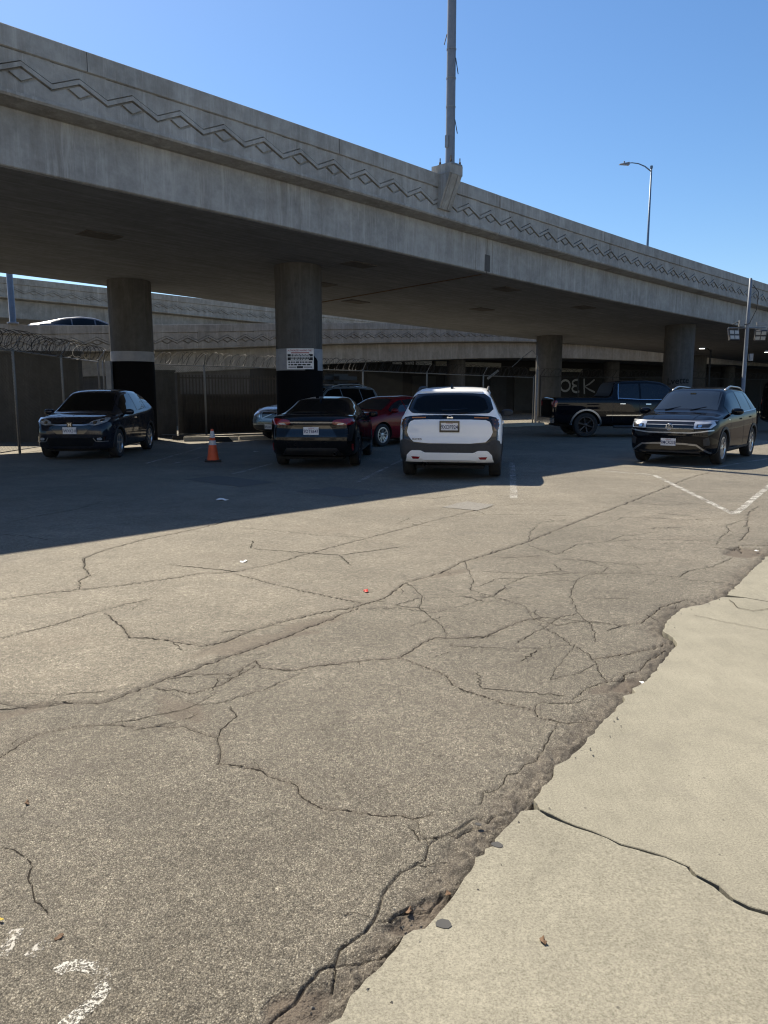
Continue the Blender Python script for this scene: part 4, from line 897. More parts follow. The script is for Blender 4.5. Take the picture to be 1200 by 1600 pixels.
class Car:
    def __init__(s, name, label, loc, head, spec, cat='car', group='vehicles parked in the lot', paintm='paint_black'):
        s.root = root(name, (loc[0], loc[1], spec.get('z', 0.0)), math.atan2(head[1], head[0]), label, cat, group)
        s.sp = spec; s.L = spec['L']; s.pm = paintm
        s.top, s.belt, s.wid, s.roofw, s.bot = (curve(spec[k], spec.get('soft', .05)) for k in ('top', 'belt', 'wid', 'roofw', 'bot'))
        s.body()
        s.wheels()
    def section(s, x):
        w = s.wid(x); b = s.bot(x); t = s.top(x); be = min(s.belt(x), t - .012); rw = min(s.roofw(x), .93 * w)
        k = min(1, max(0, t - be) / .30); h = be - b
        P = [(0, b), (.55*w, b), (.86*w, b), (.965*w, b + .06), (.992*w, b + .22*h), (w, b + .45*h), (.998*w, b + .66*h), (.99*w, be - .11*min(1, h/.5)), (.968*w, be - .03), (.935*w, be)]
        zr = t - .085*k - .018*(1-k); y0, z0 = P[-1]
        for q, bl in ((.3, .012), (.68, .014)): P.append((lerp(y0, rw, q) + bl*k, lerp(z0, zr, q)))
        P += [(rw, zr), (rw*.93, t - .034*k - .009*(1-k)), (rw*.62, t - .008), (0, t)]
        return P
    def shift(s, x, z):
        f = s.sp.get('flean'); r = s.sp.get('rlean'); d = 0
        if f: d += np.interp(z, [a for a, _ in f], [c for _, c in f]) * min(max((x - (s.L/2 - .55)) / .55, 0), 1) ** 1.2
        if r: d += np.interp(z, [a for a, _ in r], [c for _, c in r]) * min(max((-s.L/2 + .55 - x) / .55, 0), 1) ** 1.2
        return d
    def body(s):
        L = s.L; xs = set(np.round(np.linspace(-L/2, L/2, 34), 3))
        for k in ('top', 'wid', 'bot'): xs |= {round(p[0], 3) for p in s.sp[k]}
        xs |= {-L/2 + .04, -L/2 + .12, L/2 - .04, L/2 - .12}
        xs = sorted(x for x in xs if -L/2 <= x <= L/2); out = [xs[0]]
        for x in xs[1:]:
            if x - out[-1] > .028: out.append(x)
        xs = out; n = 16; ring = 2*n - 2; vs = []; fs = []
        for x in xs:
            P = s.section(x); full = P + [(-y, z) for y, z in P[-2:0:-1]]
            vs += [(x + s.shift(x, z), y, z) for y, z in full]
        for i in range(len(xs) - 1):
            for k in range(ring): fs.append((i*ring+k, i*ring+(k+1)%ring, (i+1)*ring+(k+1)%ring, (i+1)*ring+k))
        for base, flip in ((0, False), ((len(xs)-1)*ring, True)):
            for k in range(n - 1):
                l0, l1 = k, k+1; r0, r1 = (ring - k) % ring, (ring - k - 1) % ring
                f = [l0, l1, r1, r0]; u = []
                for q in f:
                    if q not in u: u.append(q)
                u = tuple(base + q for q in u); fs.append(u[::-1] if flip else u)
        me = bpy.data.meshes.new('body'); me.from_pydata(vs, [], fs)
        bm = bmesh.new(); bm.from_mesh(me); bmesh.ops.recalc_face_normals(bm, faces=bm.faces); bm.to_mesh(me); bm.free()
        o = bpy.data.objects.new('body', me); COL.objects.link(o)
        o.modifiers.new('sub', 'SUBSURF').levels = 1
        bpy.context.view_layer.update(); dg = bpy.context.evaluated_depsgraph_get()
        sm = bpy.data.meshes.new_from_object(o.evaluated_get(dg))
        s.bvh = BVHTree.FromPolygons([v.co.copy() for v in sm.vertices], [tuple(p.vertices) for p in sm.polygons])
        cut = MB(); s.axles = s.sp['axles']; r = s.sp['wr']
        hw = s.wid(0)
        for ax in s.axles:
            for sd in (-1, 1):
                y0, y1 = (hw - .30, hw + .3) if sd > 0 else (-hw - .3, -hw + .30)
                R_ = r + s.sp.get('gap', .055)
                n2 = 40; ring2 = [(ax + R_*math.cos(2*math.pi*k/n2), r + R_*math.sin(2*math.pi*k/n2)) for k in range(n2)]
                cut.add([(x, y0, z) for x, z in ring2] + [(x, y1, z) for x, z in ring2], [tuple(range(n2)), tuple(range(2*n2-1, n2-1, -1))] + [(k, k+n2, (k+1)%n2+n2, (k+1)%n2) for k in range(n2)])
        co = cut.build('cutter', 'well')
        o.modifiers.clear(); o.data = sm; sm.materials.clear(); sm.materials.append(M[s.pm]); sm.materials.append(M['cladding']); sm.materials.append(M['well'])
        zc = s.sp.get('clad')
        if zc:
            for p in sm.polygons:
                c = p.center
                if c.z < zc(c.x) : p.material_index = 1
        md = o.modifiers.new('cut', 'BOOLEAN'); md.operation = 'DIFFERENCE'; md.object = co; md.solver = 'EXACT'; md.material_mode = 'TRANSFER'
        bpy.context.view_layer.update(); dg = bpy.context.evaluated_depsgraph_get()
        bm_ = bpy.data.meshes.new_from_object(o.evaluated_get(dg)); o.modifiers.clear(); o.data = bm_; bpy.data.objects.remove(co)
        smooth_sharp(o.data, 40); o.data.name = 'body'; o.parent = s.root; s.bo = o
    def wheels(s):
        r = s.sp['wr']; w = s.sp.get('ww', .225); t, rm, d = wheel_meshes(r, w, s.sp.get('style', (5, 1)), s.sp.get('rim', 'rim_silver'))
        for ax in s.axles:
            for sd in (1, -1):
                y = sd * (s.wid(ax) - w/2 - .015)
                wo = link('wheel', t, s.root, (ax, y, r), 0 if sd > 0 else math.pi)
                link('rim', rm, wo); link('brake_disc', d, wo)
    # ---- pieces laid on the body surface
    def cast(s, view, a, b):
        if view == 'F': o, d = Vector((6, a, b)), Vector((-1, 0, 0))
        elif view == 'R': o, d = Vector((-6, a, b)), Vector((1, 0, 0))
        elif view == 'T': o, d = Vector((a, b, 6)), Vector((0, 0, -1))
        elif view == 'L': o, d = Vector((a, 6, b)), Vector((0, -1, 0))
        else: o, d = Vector((a, -6, b)), Vector((0, 1, 0))
        h, nrm, i, dist = s.bvh.ray_cast(o, d)
        if h is None: h, nrm, i, dist = s.bvh.find_nearest(o + d * 5.2)
        if nrm.dot(d) > 0: nrm = -nrm
        return h, nrm, d
    def grid(s, name, view, rows, mat, off=.004, thick=.012, parent=None, out=None):
        m = len(rows[0]); vs = []; bs = []
        for row in rows:
            for a, b in row:
                h, nrm, d = s.cast(view, a, b); q = nrm if out is None else -d
                vs.append(h + q * off); bs.append(h - q * thick)
        n = len(rows); N = n * m; fs = []
        for i in range(n - 1):
            for k in range(m - 1): fs.append((i*m+k, i*m+k+1, (i+1)*m+k+1, (i+1)*m+k))
        per = [k for k in range(m)] + [i*m+m-1 for i in range(1, n)] + [(n-1)*m+k for k in range(m-2, -1, -1)] + [i*m for i in range(n-2, 0, -1)]
        for a, b in zip(per, per[1:] + per[:1]): fs.append((a, b, b+N, a+N))
        me = MB().add(vs + bs, fs).mesh(name, mat); smooth_sharp(me, 40)
        return link(name, me, parent or s.root)
    def quad(s, name, view, p00, p10, p11, p01, mat, nu=10, nv=5, **k):
        rows = [[tuple(lerp(lerp(p00[c], p10[c], u/nu), lerp(p01[c], p11[c], u/nu), v/nv) for c in (0, 1)) for u in range(nu+1)] for v in range(nv+1)]
        return s.grid(name, view, rows, mat, **k)
    def poly(s, name, view, pts, mat, rounds=1, rings=4, **k):
        P = [tuple(p) for p in pts]
        for _ in range(rounds):
            Q = []
            for a, b in zip(P, P[1:] + P[:1]): Q += [(lerp(a[0],b[0],.2), lerp(a[1],b[1],.2)), (lerp(a[0],b[0],.8), lerp(a[1],b[1],.8))]
            P = Q
        a0, a1 = min(p[0] for p in P), max(p[0] for p in P); nu = max(6, int((a1 - a0) / .03)); cols = []
        for u in range(nu + 1):
            a = lerp(a0 + 1e-5, a1 - 1e-5, u / nu); hit = []
            for p, q in zip(P, P[1:] + P[:1]):
                if (p[0] - a) * (q[0] - a) <= 0 and abs(p[0] - q[0]) > 1e-9: hit.append(lerp(p[1], q[1], (a - p[0]) / (q[0] - p[0])))
            cols.append((a, min(hit), max(hit)))
        nv = max(3, int(max(c[2] - c[1] for c in cols) / .03))
        return s.grid(name, view, [[(a, lerp(lo, hi, v / nv)) for a, lo, hi in cols] for v in range(nv + 1)], mat, **k)
    def strip(s, name, view, pts, w, mat, off=.006, parent=None, **k):
        P = []
        for a, b in zip(pts[:-1], pts[1:]):
            n = max(1, int(math.hypot(b[0]-a[0], b[1]-a[1]) / .07)); P += [(lerp(a[0],b[0],i/n), lerp(a[1],b[1],i/n)) for i in range(n)]
        P.append(pts[-1]); a = offs(P, w/2, 1); b = offs(P, w/2, -1)
        return s.grid(name, view, [a, b], mat, off=off, thick=.008, parent=parent, **k)
    def sym(s, fn, name, view, pts, *mat, **k):
        if view in 'FR': return [fn(name, view, pts, *mat, **k), fn(name, view, [(-y, z) for y, z in pts], *mat, **k)]
        if view == 'T': return [fn(name, view, pts, *mat, **k), fn(name, view, [(x, -y) for x, y in pts], *mat, **k)]
        return [fn(name, 'L', pts, *mat, **k), fn(name, 'r', pts, *mat, **k)]
    def side_windows(s, panes, mat='glass_dark', lo=.018, hi=.115, trim=None):
        for sd in ('L', 'r'):
            for x0, x1 in panes:
                xs = np.linspace(x0, x1, max(4, int((x1-x0)/.06))); low = []; high = []
                for x in xs:
                    l = s.belt(x) + lo; h = max(s.top(x) - hi, l + .004); low.append((x, l)); high.append((x, h))
                rows = [[(low[i][0], lerp(low[i][1], high[i][1], v/4)) for i in range(len(xs))] for v in range(5)]
                w = s.grid('side_window', sd, rows, mat, off=.005)
            if trim:
                x0 = min(p[0] for p in panes); x1 = max(p[1] for p in panes); xs = np.linspace(x0, x1, 20)
                s.strip('window_trim', sd, [(x, s.belt(x) + lo - .012) for x in xs], .022, trim, off=.010)
    def windshield(s, x_base, x_top, mat='glass_dark', f=.93, name='windshield'):
        rows = []
        for v in range(9):
            x = lerp(x_base, x_top, v/8); w = s.roofw(x) * f; rows.append([(x, lerp(-w, w, u/12)) for u in range(13)])
        g_ = s.grid(name, 'T', rows, mat, off=.004, thick=.006)
        return g_
    def arches(s, w, mat, name='arch_trim', off=.012):
        r = s.sp['wr'] + s.sp.get('gap', .055)
        for ax in s.axles:
            for sd in ('L', 'r'):
                rows = []
                for rad in (r + w, r - .004): rows.append([(ax + rad*math.cos(R(a)), s.sp['wr'] + rad*math.sin(R(a))) for a in np.linspace(-22, 202, 30)])
                rows = [[(x, max(z, s.bot(x) + .02)) for x, z in row] for row in rows]
                s.grid(name, sd, rows, mat, off=off, thick=.02)
    def mirrors(s, x, z, mat, w=.20, h=.13, only=None, cap='paint'):
        for sd in (1, -1):
            if only and sd != only: continue
            y = s.wid(x) * .935; bm = bmesh.new(); bmesh.ops.create_uvsphere(bm, u_segments=14, v_segments=8, radius=.5)
            for v in bm.verts:
                v.co = Vector((v.co.x*.15 + (.02 if v.co.x > 0 else 0), sd*(abs(v.co.y)**.85*math.copysign(1, v.co.y))*w*1.05, math.copysign(abs(v.co.z)**.75*.84, v.co.z)*h))
                if v.co.x < -.045: v.co.x = -.045
                v.co += Vector((x, sd*(y + w*.62), z))
            me = bpy.data.meshes.new('mirror'); bm.to_mesh(me); bm.free(); me.materials.append(M[mat]); smooth_sharp(me, 60)
            mo = link('mirror', me, s.root)
            MB().tube([(x, sd*(y-.05), z-.06), (x, sd*(y+w*.4), z-.03)], .022, 6).build('mirror_arm', mat, mo)
    def rails(s, x0, x1, mat, inset=.06, lift=.045, r=.016):
        for sd in (1, -1):
            pts = []
            for k in range(11):
                x = lerp(x0, x1, k/10); l = lift * min(1, 4.5*min(k/10, 1-k/10) + .0); h, n, d = s.cast('T', x, sd*(s.roofw(x) - inset)); pts.append((h.x, h.y, h.z + l))
            MB().tube(pts, r, 6).build('roof_rail', mat, s.root, True)
    def plate(s, view, z, text, w=.305, h=.152, frame=None, y=0, proud=.012, header=True):
        h_, n, d = s.cast(view, y, z); sx = 1 if view == 'F' else -1
        pts = [s.cast(view, y+a, z+b)[0].x for a in (-w/2, w/2) for b in (-h/2, h/2)]; x = (max(pts) if sx > 0 else min(pts)) + sx*proud
        p = MB().box(min(x-.006*sx, x), max(x-.006*sx, x), y-w/2, y+w/2, z-h/2, z+h/2).build('licence_plate', 'plate_white', s.root)
        if frame:
            f = MB()
            for a0, a1, b0, b1 in ((-w/2-.02, w/2+.02, h/2-.012, h/2+.022), (-w/2-.02, w/2+.02, -h/2-.022, -h/2+.012), (-w/2-.02, -w/2+.006, -h/2+.012, h/2-.012), (w/2-.006, w/2+.02, -h/2+.012, h/2-.012)):
                f.box(min(x-.006*sx, x+.004*sx), max(x-.006*sx, x+.004*sx), y+a0, y+a1, z+b0, z+b1)
            f.build('plate_frame', frame, p)
        ax = (0, sx, 0)
        put_text('plate_number', text_mesh(text, h*.60, 'plate_ink', .0006, .0012, .82), p, (x + .001*sx, y, z - .012), ax, (0, 0, 1))
        if header: put_text('plate_state', text_mesh('California', h*.19, 'sign_red', .0005, .0), p, (x + .001*sx, y, z + h*.35), ax, (0, 0, 1))
        return p
    def ring(s, view, y, z, r, mat, thick=.009, name='emblem', letter=None, size=1.0):
        h, n, d = s.cast(view, y, z); sx = 1 if view == 'F' else -1; x = h.x + sx*.018
        m = MB(); m.tube([(x, y + r*math.cos(t), z + r*math.sin(t)) for t in np.linspace(0, 2*math.pi, 25)], thick, 6, False); o = m.build(name, mat, s.root, True)
        return o, x, sx
    def seams(s, xs, mat='joint_dark'):
        for x, z0, z1 in xs:
            for sd in ('L', 'r'): s.strip('door_gap', sd, [(x, z0), (x, z1)], .010, mat, off=.0015)
    def handles(s, spots, mat):
        for x, z in spots:
            for sd in ('L', 'r'): s.strip('door_handle', sd, [(x-.09, z), (x+.09, z)], .028, mat, off=.028)

# ---- white compact SUV, seen from behind
KICKS = dict(L=4.37, axles=(-1.34, 1.31), wr=.335, ww=.22, style=(5, 1), rim='rim_dark', gap=.05, soft=.045,
  top=[(-2.185,.99),(-2.12,1.11),(-2.08,1.18),(-1.90,1.49),(-1.80,1.56),(-1.3,1.605),(-.3,1.625),(.35,1.58),(.62,1.50),(1.25,1.10),(1.75,1.02),(2.05,.93),(2.185,.78)],
  belt=[(-2.185,.95),(-2.0,1.10),(-1.2,1.12),(0,1.05),(1.2,1.02),(1.8,.93),(2.185,.72)],
  wid=[(-2.185,.80),(-2.12,.86),(-1.95,.895),(-1.3,.905),(0,.90),(1.4,.895),(1.95,.84),(2.185,.66)],
  roofw=[(-2.185,.70),(-2.06,.73),(-1.85,.655),(-1.0,.65),(.4,.63),(1.2,.69),(2.185,.62)],
  bot=[(-2.185,.36),(-2.0,.25),(-1.5,.20),(1.6,.2),(2.0,.22),(2.185,.3)],
  rlean=[(.2,.10),(.35,.02),(.55,-.02),(.75,.03),(.95,.05),(1.1,.09)], flean=[(.3,-.05),(.6,.02),(.9,-.12)],
  clad=lambda x: .62 if x < -1.72 else .42)
k = Car('sport_utility_car', 'white compact SUV with black trim parked facing away, half in sun', (1.47, 15.44), (.158, .987), KICKS, 'car', paintm='paint_white')
k.side_windows([(-1.62,-1.05),(-1.0,-.02),(.04,.95)]); k.windshield(1.16, .66); k.arches(.07, 'cladding')
k.poly('window_surround', 'R', [(-.76,1.155),(-.66,1.475),(-.3,1.495),(.3,1.495),(.66,1.475),(.76,1.155),(.3,1.135),(-.3,1.135)], 'gloss_black', off=.004)
k.poly('rear_window', 'R', [(-.67,1.175),(-.58,1.44),(0,1.465),(.58,1.44),(.67,1.175),(0,1.160)], 'glass_dark', off=.010)
k.quad('spoiler', 'R', (-.55,1.505), (.55,1.505), (.52,1.545), (-.52,1.545), 'paint_white', 14, 3, off=.022)
k.poly('tail_band', 'R', [(-.85,.60),(-.845,1.0),(-.78,1.095),(-.4,1.118),(.4,1.118),(.78,1.095),(.845,1.0),(.85,.60)], 'gloss_black', off=.004)
k.poly('tailgate_panel', 'R', [(-.745,.85),(-.70,1.0),(-.60,1.035),(.60,1.035),(.70,1.0),(.745,.85),(.72,.76),(.60,.635),(-.60,.635),(-.72,.76)], 'paint_white', off=.016)
k.sym(k.poly, 'tail_light', 'R', [(.755,.86),(.74,1.0),(.69,1.06),(.80,1.055),(.84,.98),(.838,.84)], 'lamp_smoke', off=.016)
for z in (.90, .97, 1.03): k.sym(k.strip, 'light_bar', 'R', [(.765,z),(.825,z)], .022, 'lamp_amber', off=.0175)
k.sym(k.strip, 'light_bar', 'R', [(.42,1.075),(.66,1.07)], .018, 'lamp_amber', off=.008)
k.poly('lower_cladding', 'R', [(-.875,.30),(-.885,.66),(-.78,.72),(-.60,.628),(.60,.628),(.78,.72),(.885,.66),(.875,.30),(0,.27)], 'cladding', off=.010)
k.poly('bumper_insert', 'R', [(-.765,.33),(-.735,.44),(-.66,.515),(-.50,.515),(-.42,.478),(.42,.478),(.50,.515),(.66,.515),(.735,.44),(.765,.33)], 'paint_white', rounds=0, off=.026)
k.sym(k.poly, 'reflector', 'R', [(.51,.375),(.505,.41),(.655,.415),(.645,.375)], 'lamp_red', rounds=0, off=.032)
for y in (-.46, -.155, .155, .46): k.strip('panel_gap', 'R', [(y,.34),(y,.475)], .007, 'joint_dark', off=.0275)
k.plate('R', .925, '9XDF924', frame='gloss_black', proud=.022)
o_, x_, sx_ = k.ring('R', 0, 1.075, .040, 'chrome', .006); MB().box(x_-.006, x_+.004, -.052, .052, 1.068, 1.083).build('emblem_bar', 'chrome', o_)
h_, n_, d_ = k.cast('R', .58, .70); put_text('model_badge', text_mesh('KICKS', .048, 'badge', .003, .001, 1.25), k.root, (h_.x-.02, .56, .705), (0,-1,0), (0,0,1))
MB().tube([(-2.115,.14,1.205),(-2.10,-.02,1.205),(-2.075,-.30,1.23)], [.022,.016,.008], 6).build('wiper', 'gloss_black', k.root)
m = MB(); m.hexa([(-1.72,-.02,1.57),(-1.50,-.02,1.59),(-1.50,.02,1.59),(-1.72,.02,1.57),(-1.70,-.006,1.66),(-1.67,-.006,1.665),(-1.67,.006,1.665),(-1.70,.006,1.66)]); m.build('antenna', 'gloss_black', k.root)
k.rails(-1.55, .25, 'cladding', .03, .05, .018); k.mirrors(.86, 1.09, 'cladding', .21, .15)
MB().tube([(-2.16,.42,.27),(-1.8,.42,.28)], .032, 10, False).build('tailpipe', 'satin', k.root)
MB().box(-2.0,2.0,-.6,.6,.19,.24).build('underbody', 'well', k.root); k.seams([(.98,.3,1.02),(-.02,.3,1.05)]); k.handles([(-.85,.95),(.15,.93)], 'paint_white')

# ---- black sedan, seen from behind
SEDAN = dict(L=4.63, axles=(-1.32, 1.38), wr=.322, ww=.21, style=(5, 2), rim='rim_dark', soft=.05,
  top=[(-2.315,.93),(-2.25,1.03),(-2.12,1.075),(-1.72,1.10),(-1.55,1.14),(-.85,1.38),(-.2,1.435),(.35,1.40),(.6,1.33),(1.28,1.0),(1.7,.94),(2.1,.83),(2.315,.66)],
  belt=[(-2.315,.90),(-2.1,1.03),(-1.6,1.05),(-.8,1.0),(0,.95),(1.2,.93),(1.8,.84),(2.315,.62)],
  wid=[(-2.315,.70),(-2.24,.78),(-2.0,.86),(-1.4,.885),(0,.89),(1.4,.88),(1.95,.81),(2.315,.55)],
  roofw=[(-2.315,.62),(-1.65,.66),(-.85,.55),(-.2,.56),(.5,.57),(1.25,.68),(2.315,.5)],
  bot=[(-2.315,.36),(-2.1,.24),(-1.6,.18),(1.7,.18),(2.1,.2),(2.315,.28)],
  rlean=[(.2,.12),(.45,.0),(.6,-.02),(.8,.05),(1.0,.04)], flean=[(.2,-.06),(.5,.02),(.9,-.15)])
c = Car('sedan', 'black sedan parked facing away between the cone and the white SUV', (-1.27, 17.55), (.075, 1), SEDAN, paintm='paint_black')
c.side_windows([(-1.15,-.62),(-.57,.22),(.27,1.0)]); c.windshield(1.2, .58); c.windshield(-1.54, -.93, f=.90, name='rear_window')
c.sym(c.poly, 'tail_light', 'R', [(.40,.895),(.43,.965),(.80,1.0),(.845,.93),(.80,.875),(.55,.86)], 'lamp_red', off=.010)
c.sym(c.poly, 'reversing_light', 'R', [(.50,.872),(.52,.902),(.66,.912),(.64,.875)], 'lamp_clear', off=.015)
c.strip('chrome_strip', 'R', [(-.42,.915),(.42,.915)], .018, 'satin', off=.010)
c.poly('plate_recess', 'R', [(-.52,.635),(-.37,.86),(.37,.86),(.52,.635)], 'gloss_black', rounds=0, off=.004)
c.plate('R', .755, '9DTB647', proud=.010); c.sym(c.strip, 'reflector', 'R', [(.80,.36),(.805,.50)], .03, 'lamp_red', off=.008)
c.poly('diffuser', 'R', [(-.62,.26),(-.5,.42),(.5,.42),(.62,.26)], 'cladding', rounds=0, off=.006); MB().tube([(-2.27,-.45,.29),(-1.9,-.45,.29)], .035, 10, False).build('tailpipe', 'satin', c.root)
c.mirrors(.95, 1.0, 'paint_black', .19, .13); MB().box(-2.0,2.0,-.6,.6,.17,.22).build('underbody', 'well', c.root); c.seams([(.30,.3,.95),(-.6,.3,.98)]); c.handles([(-.4,.87),(.45,.85)], 'paint_black')
c.strip('trunk_gap', 'R', [(-.60,1.02),(-.36,.88),(.36,.88),(.60,1.02)], .010, 'joint_dark', off=.002)
hh = c.cast('T', -1.0, 0)[0]; m = MB(); m.hexa([(-1.05,-.02,hh.z-.01),(-.88,-.02,hh.z+.03),(-.88,.02,hh.z+.03),(-1.05,.02,hh.z-.01),(-1.02,-.006,hh.z+.07),(-.99,-.006,hh.z+.075),(-.99,.006,hh.z+.075),(-1.02,.006,hh.z+.07)]); m.build('antenna', 'paint_black', c.root)

# ---- black SUV facing the camera on the right
TAOS = dict(L=4.46, axles=(-1.30, 1.38), wr=.345, ww=.22, style=(5, 2), rim='rim_silver', soft=.04,
  top=[(-2.23,1.0),(-2.15,1.10),(-1.98,1.35),(-1.80,1.54),(-1.5,1.60),(-.3,1.635),(.30,1.595),(.48,1.545),(1.18,1.13),(1.35,1.085),(1.8,1.035),(2.08,.965),(2.18,.93),(2.23,.80)],
  belt=[(-2.23,.96),(-1.9,1.12),(-1.2,1.09),(0,1.055),(1.2,1.035),(1.8,.97),(2.1,.90),(2.23,.75)],
  wid=[(-2.23,.76),(-2.1,.86),(-1.6,.915),(0,.92),(1.4,.915),(1.85,.90),(2.08,.84),(2.18,.77),(2.23,.70)],
  roofw=[(-2.23,.68),(-1.8,.60),(-.9,.62),(.35,.62),(1.15,.72),(1.8,.74),(2.23,.62)],
  bot=[(-2.23,.36),(-2.0,.25),(-1.6,.2),(1.7,.2),(2.1,.22),(2.23,.27)],
  flean=[(.2,-.06),(.42,.0),(.6,.01),(.8,.0),(.95,-.05)], rlean=[(.3,.05),(.6,-.02),(1.0,.06)])
t = Car('sport_utility_car', 'black SUV with silver roof rails facing the camera in sun at the right', (7.30, 17.92), (-.60, -.80), TAOS, paintm='paint_navyblack')
t.side_windows([(-1.72,-1.22),(-1.17,-.30),(-.24,.85)], 'glass_dark', trim='satin'); t.windshield(1.14, .46, 'glass_blue'); t.arches(.05, 'cladding')
t.rails(-1.55, .22, 'satin', .05, .06, .02); t.mirrors(.78, 1.10, 'paint_navyblack', .22, .15)
t.poly('grille', 'F', [(-.50,.725),(-.50,.90),(.50,.90),(.50,.725),(.42,.70),(-.42,.70)], 'gloss_black', rounds=0, off=.004)
for z in (.765, .84): t.strip('grille_bar', 'F', [(-.48,z),(.48,z)], .010, 'satin', off=.010)
t.strip('chrome_strip', 'F', [(-.86,.925),(-.5,.912),(.5,.912),(.86,.925)], .020, 'satin', off=.012)
t.strip('chrome_strip', 'F', [(-.84,.74),(-.62,.705),(-.42,.682),(.42,.682),(.62,.705),(.84,.74)], .026, 'satin', off=.014)
for hl in t.sym(t.poly, 'headlight', 'F', [(.49,.765),(.49,.90),(.84,.915),(.855,.85),(.80,.775)], 'lamp_clear', rounds=0, off=.010): pass
t.sym(t.poly, 'headlight_housing', 'F', [(.54,.785),(.54,.85),(.80,.865),(.78,.795)], 'lamp_housing', rounds=0, off=.014)
t.sym(t.poly, 'headlight_lens', 'F', [(.57,.795),(.57,.84),(.64,.845),(.64,.80)], 'chrome', off=.018)
o_, x_, sx_ = t.ring('F', 0, .80, .066, 'chrome', .008)
for (tx, ty, ch) in ((0, .828, 'V'), (0, .778, 'W')): put_text('emblem_letter', text_mesh(ch, .068, 'chrome', .004, .002), o_, (x_, tx, ty), (0,1,0), (0,0,1))
t.poly('lower_grille', 'F', [(-.58,.43),(.58,.43),(.70,.29),(-.70,.29)], 'gloss_black', rounds=0, off=.004)
t.strip('lower_trim', 'F', [(-.80,.27),(-.56,.435),(-.30,.455),(.30,.455),(.56,.435),(.80,.27)], .034, 'satin', off=.016)
t.strip('lower_trim', 'F', [(-.62,.285),(.62,.285)], .03, 'cladding', off=.012); t.plate('F', .485, '9MCR235', proud=.02)
t.sym(t.poly, 'side_intake', 'F', [(.70,.42),(.68,.56),(.78,.60),(.80,.44)], 'cladding', rounds=0, off=.006)
for y0 in (.12, -.42): MB().tube([(1.20,y0,1.128),(1.06,y0+.30,1.20)], [.012,.008], 5).build('wiper', 'gloss_black', t.root)
MB().box(-2.0,2.0,-.6,.6,.19,.24).build('underbody', 'well', t.root); t.seams([(.92,.3,1.0),(-.26,.3,1.05),(-1.15,.55,1.05)]); t.handles([(-.05,.93),(-1.0,.95)], 'paint_navyblack')
t.sym(t.strip, 'sill_trim', 'L', [(-.9,.30),(.95,.30)], .05, 'cladding', off=.010); t.sym(t.strip, 'fender_badge', 'L', [(.98,.93),(1.12,.935)], .02, 'satin', off=.010)
hm = t.cast('T', .56, 0)[0]; MB().box(.50,.60,-.06,.06,hm.z-.03,hm.z+.0065).build('sensor_cover', 'gloss_black', t.root)
t.strip('hood_crease', 'T', [(1.35,.50),(2.02,.42)], .012, 'paint_navyblack', off=.006); t.strip('hood_crease', 'T', [(1.35,-.50),(2.02,-.42)], .012, 'paint_navyblack', off=.006)

# ---- dark grey hatchback SUV facing the camera on the left
HRV = dict(L=4.29, axles=(-1.26, 1.35), wr=.335, ww=.21, style=(5, 1), rim='rim_silver', soft=.05,
  top=[(-2.145,1.0),(-2.06,1.10),(-1.80,1.42),(-1.62,1.50),(-1.0,1.585),(-.3,1.605),(.25,1.565),(.45,1.51),(1.22,1.06),(1.6,1.01),(1.95,.955),(2.08,.90),(2.145,.80)],
  belt=[(-2.145,.97),(-1.7,1.16),(-1.0,1.08),(0,1.03),(1.2,.985),(1.7,.95),(2.0,.88),(2.145,.75)],
  wid=[(-2.145,.72),(-2.0,.82),(-1.6,.875),(0,.885),(1.4,.88),(1.8,.85),(2.0,.78),(2.10,.69),(2.145,.60)],
  roofw=[(-2.145,.62),(-1.6,.56),(-.8,.59),(.3,.59),(1.2,.70),(1.8,.70),(2.145,.55)],
  bot=[(-2.145,.36),(-1.9,.25),(-1.5,.2),(1.6,.2),(2.0,.22),(2.145,.26)],
  flean=[(.2,-.05),(.4,.0),(.6,.015),(.8,-.02),(.95,-.12)], rlean=[(.3,.05),(.6,-.02),(1.0,.06)])
h = Car('hatchback_car', 'dark graphite hatchback SUV facing the camera by the left fence', (-7.10, 19.42), (.03, -1), HRV, paintm='paint_graphite')
h.side_windows([(-1.55,-1.10),(-1.05,-.28),(-.22,.85)]); h.windshield(1.17, .44); h.mirrors(.82, 1.05, 'paint_graphite', .20, .14); h.arches(.04, 'cladding')
h.poly('grille', 'F', [(-.52,.78),(-.40,.83),(.40,.83),(.52,.78),(.30,.585),(-.30,.585)], 'gloss_black', rounds=0, off=.004)
h.strip('chrome_strip', 'F', [(-.56,.815),(-.3,.785),(.3,.785),(.56,.815)], .026, 'satin', off=.014)
h.sym(h.poly, 'headlight', 'F', [(.40,.785),(.44,.86),(.70,.935),(.80,.94),(.79,.86),(.58,.775)], 'lamp_clear', off=.010); h.sym(h.poly, 'headlight_lens', 'F', [(.50,.80),(.50,.86),(.58,.87),(.58,.80)], 'chrome', off=.015)
h.sym(h.poly, 'headlight_lens', 'F', [(.63,.845),(.63,.90),(.71,.915),(.71,.86)], 'chrome', off=.015)
h.plate('F', .665, '7WXK318', proud=.02, header=False); h.poly('lower_grille', 'F', [(-.55,.50),(.55,.50),(.48,.31),(-.48,.31)], 'gloss_black', rounds=0, off=.004)
h.sym(h.poly, 'fog_light_bezel', 'F', [(.54,.43),(.52,.50),(.76,.53),(.74,.43)], 'gloss_black', rounds=0, off=.006); h.sym(h.poly, 'fog_light', 'F', [(.58,.445),(.58,.50),(.68,.505),(.68,.445)], 'lamp_clear', off=.012)
h.sym(h.strip, 'lower_trim', 'F', [(.50,.50),(.56,.415),(.78,.42)], .016, 'satin', off=.012)
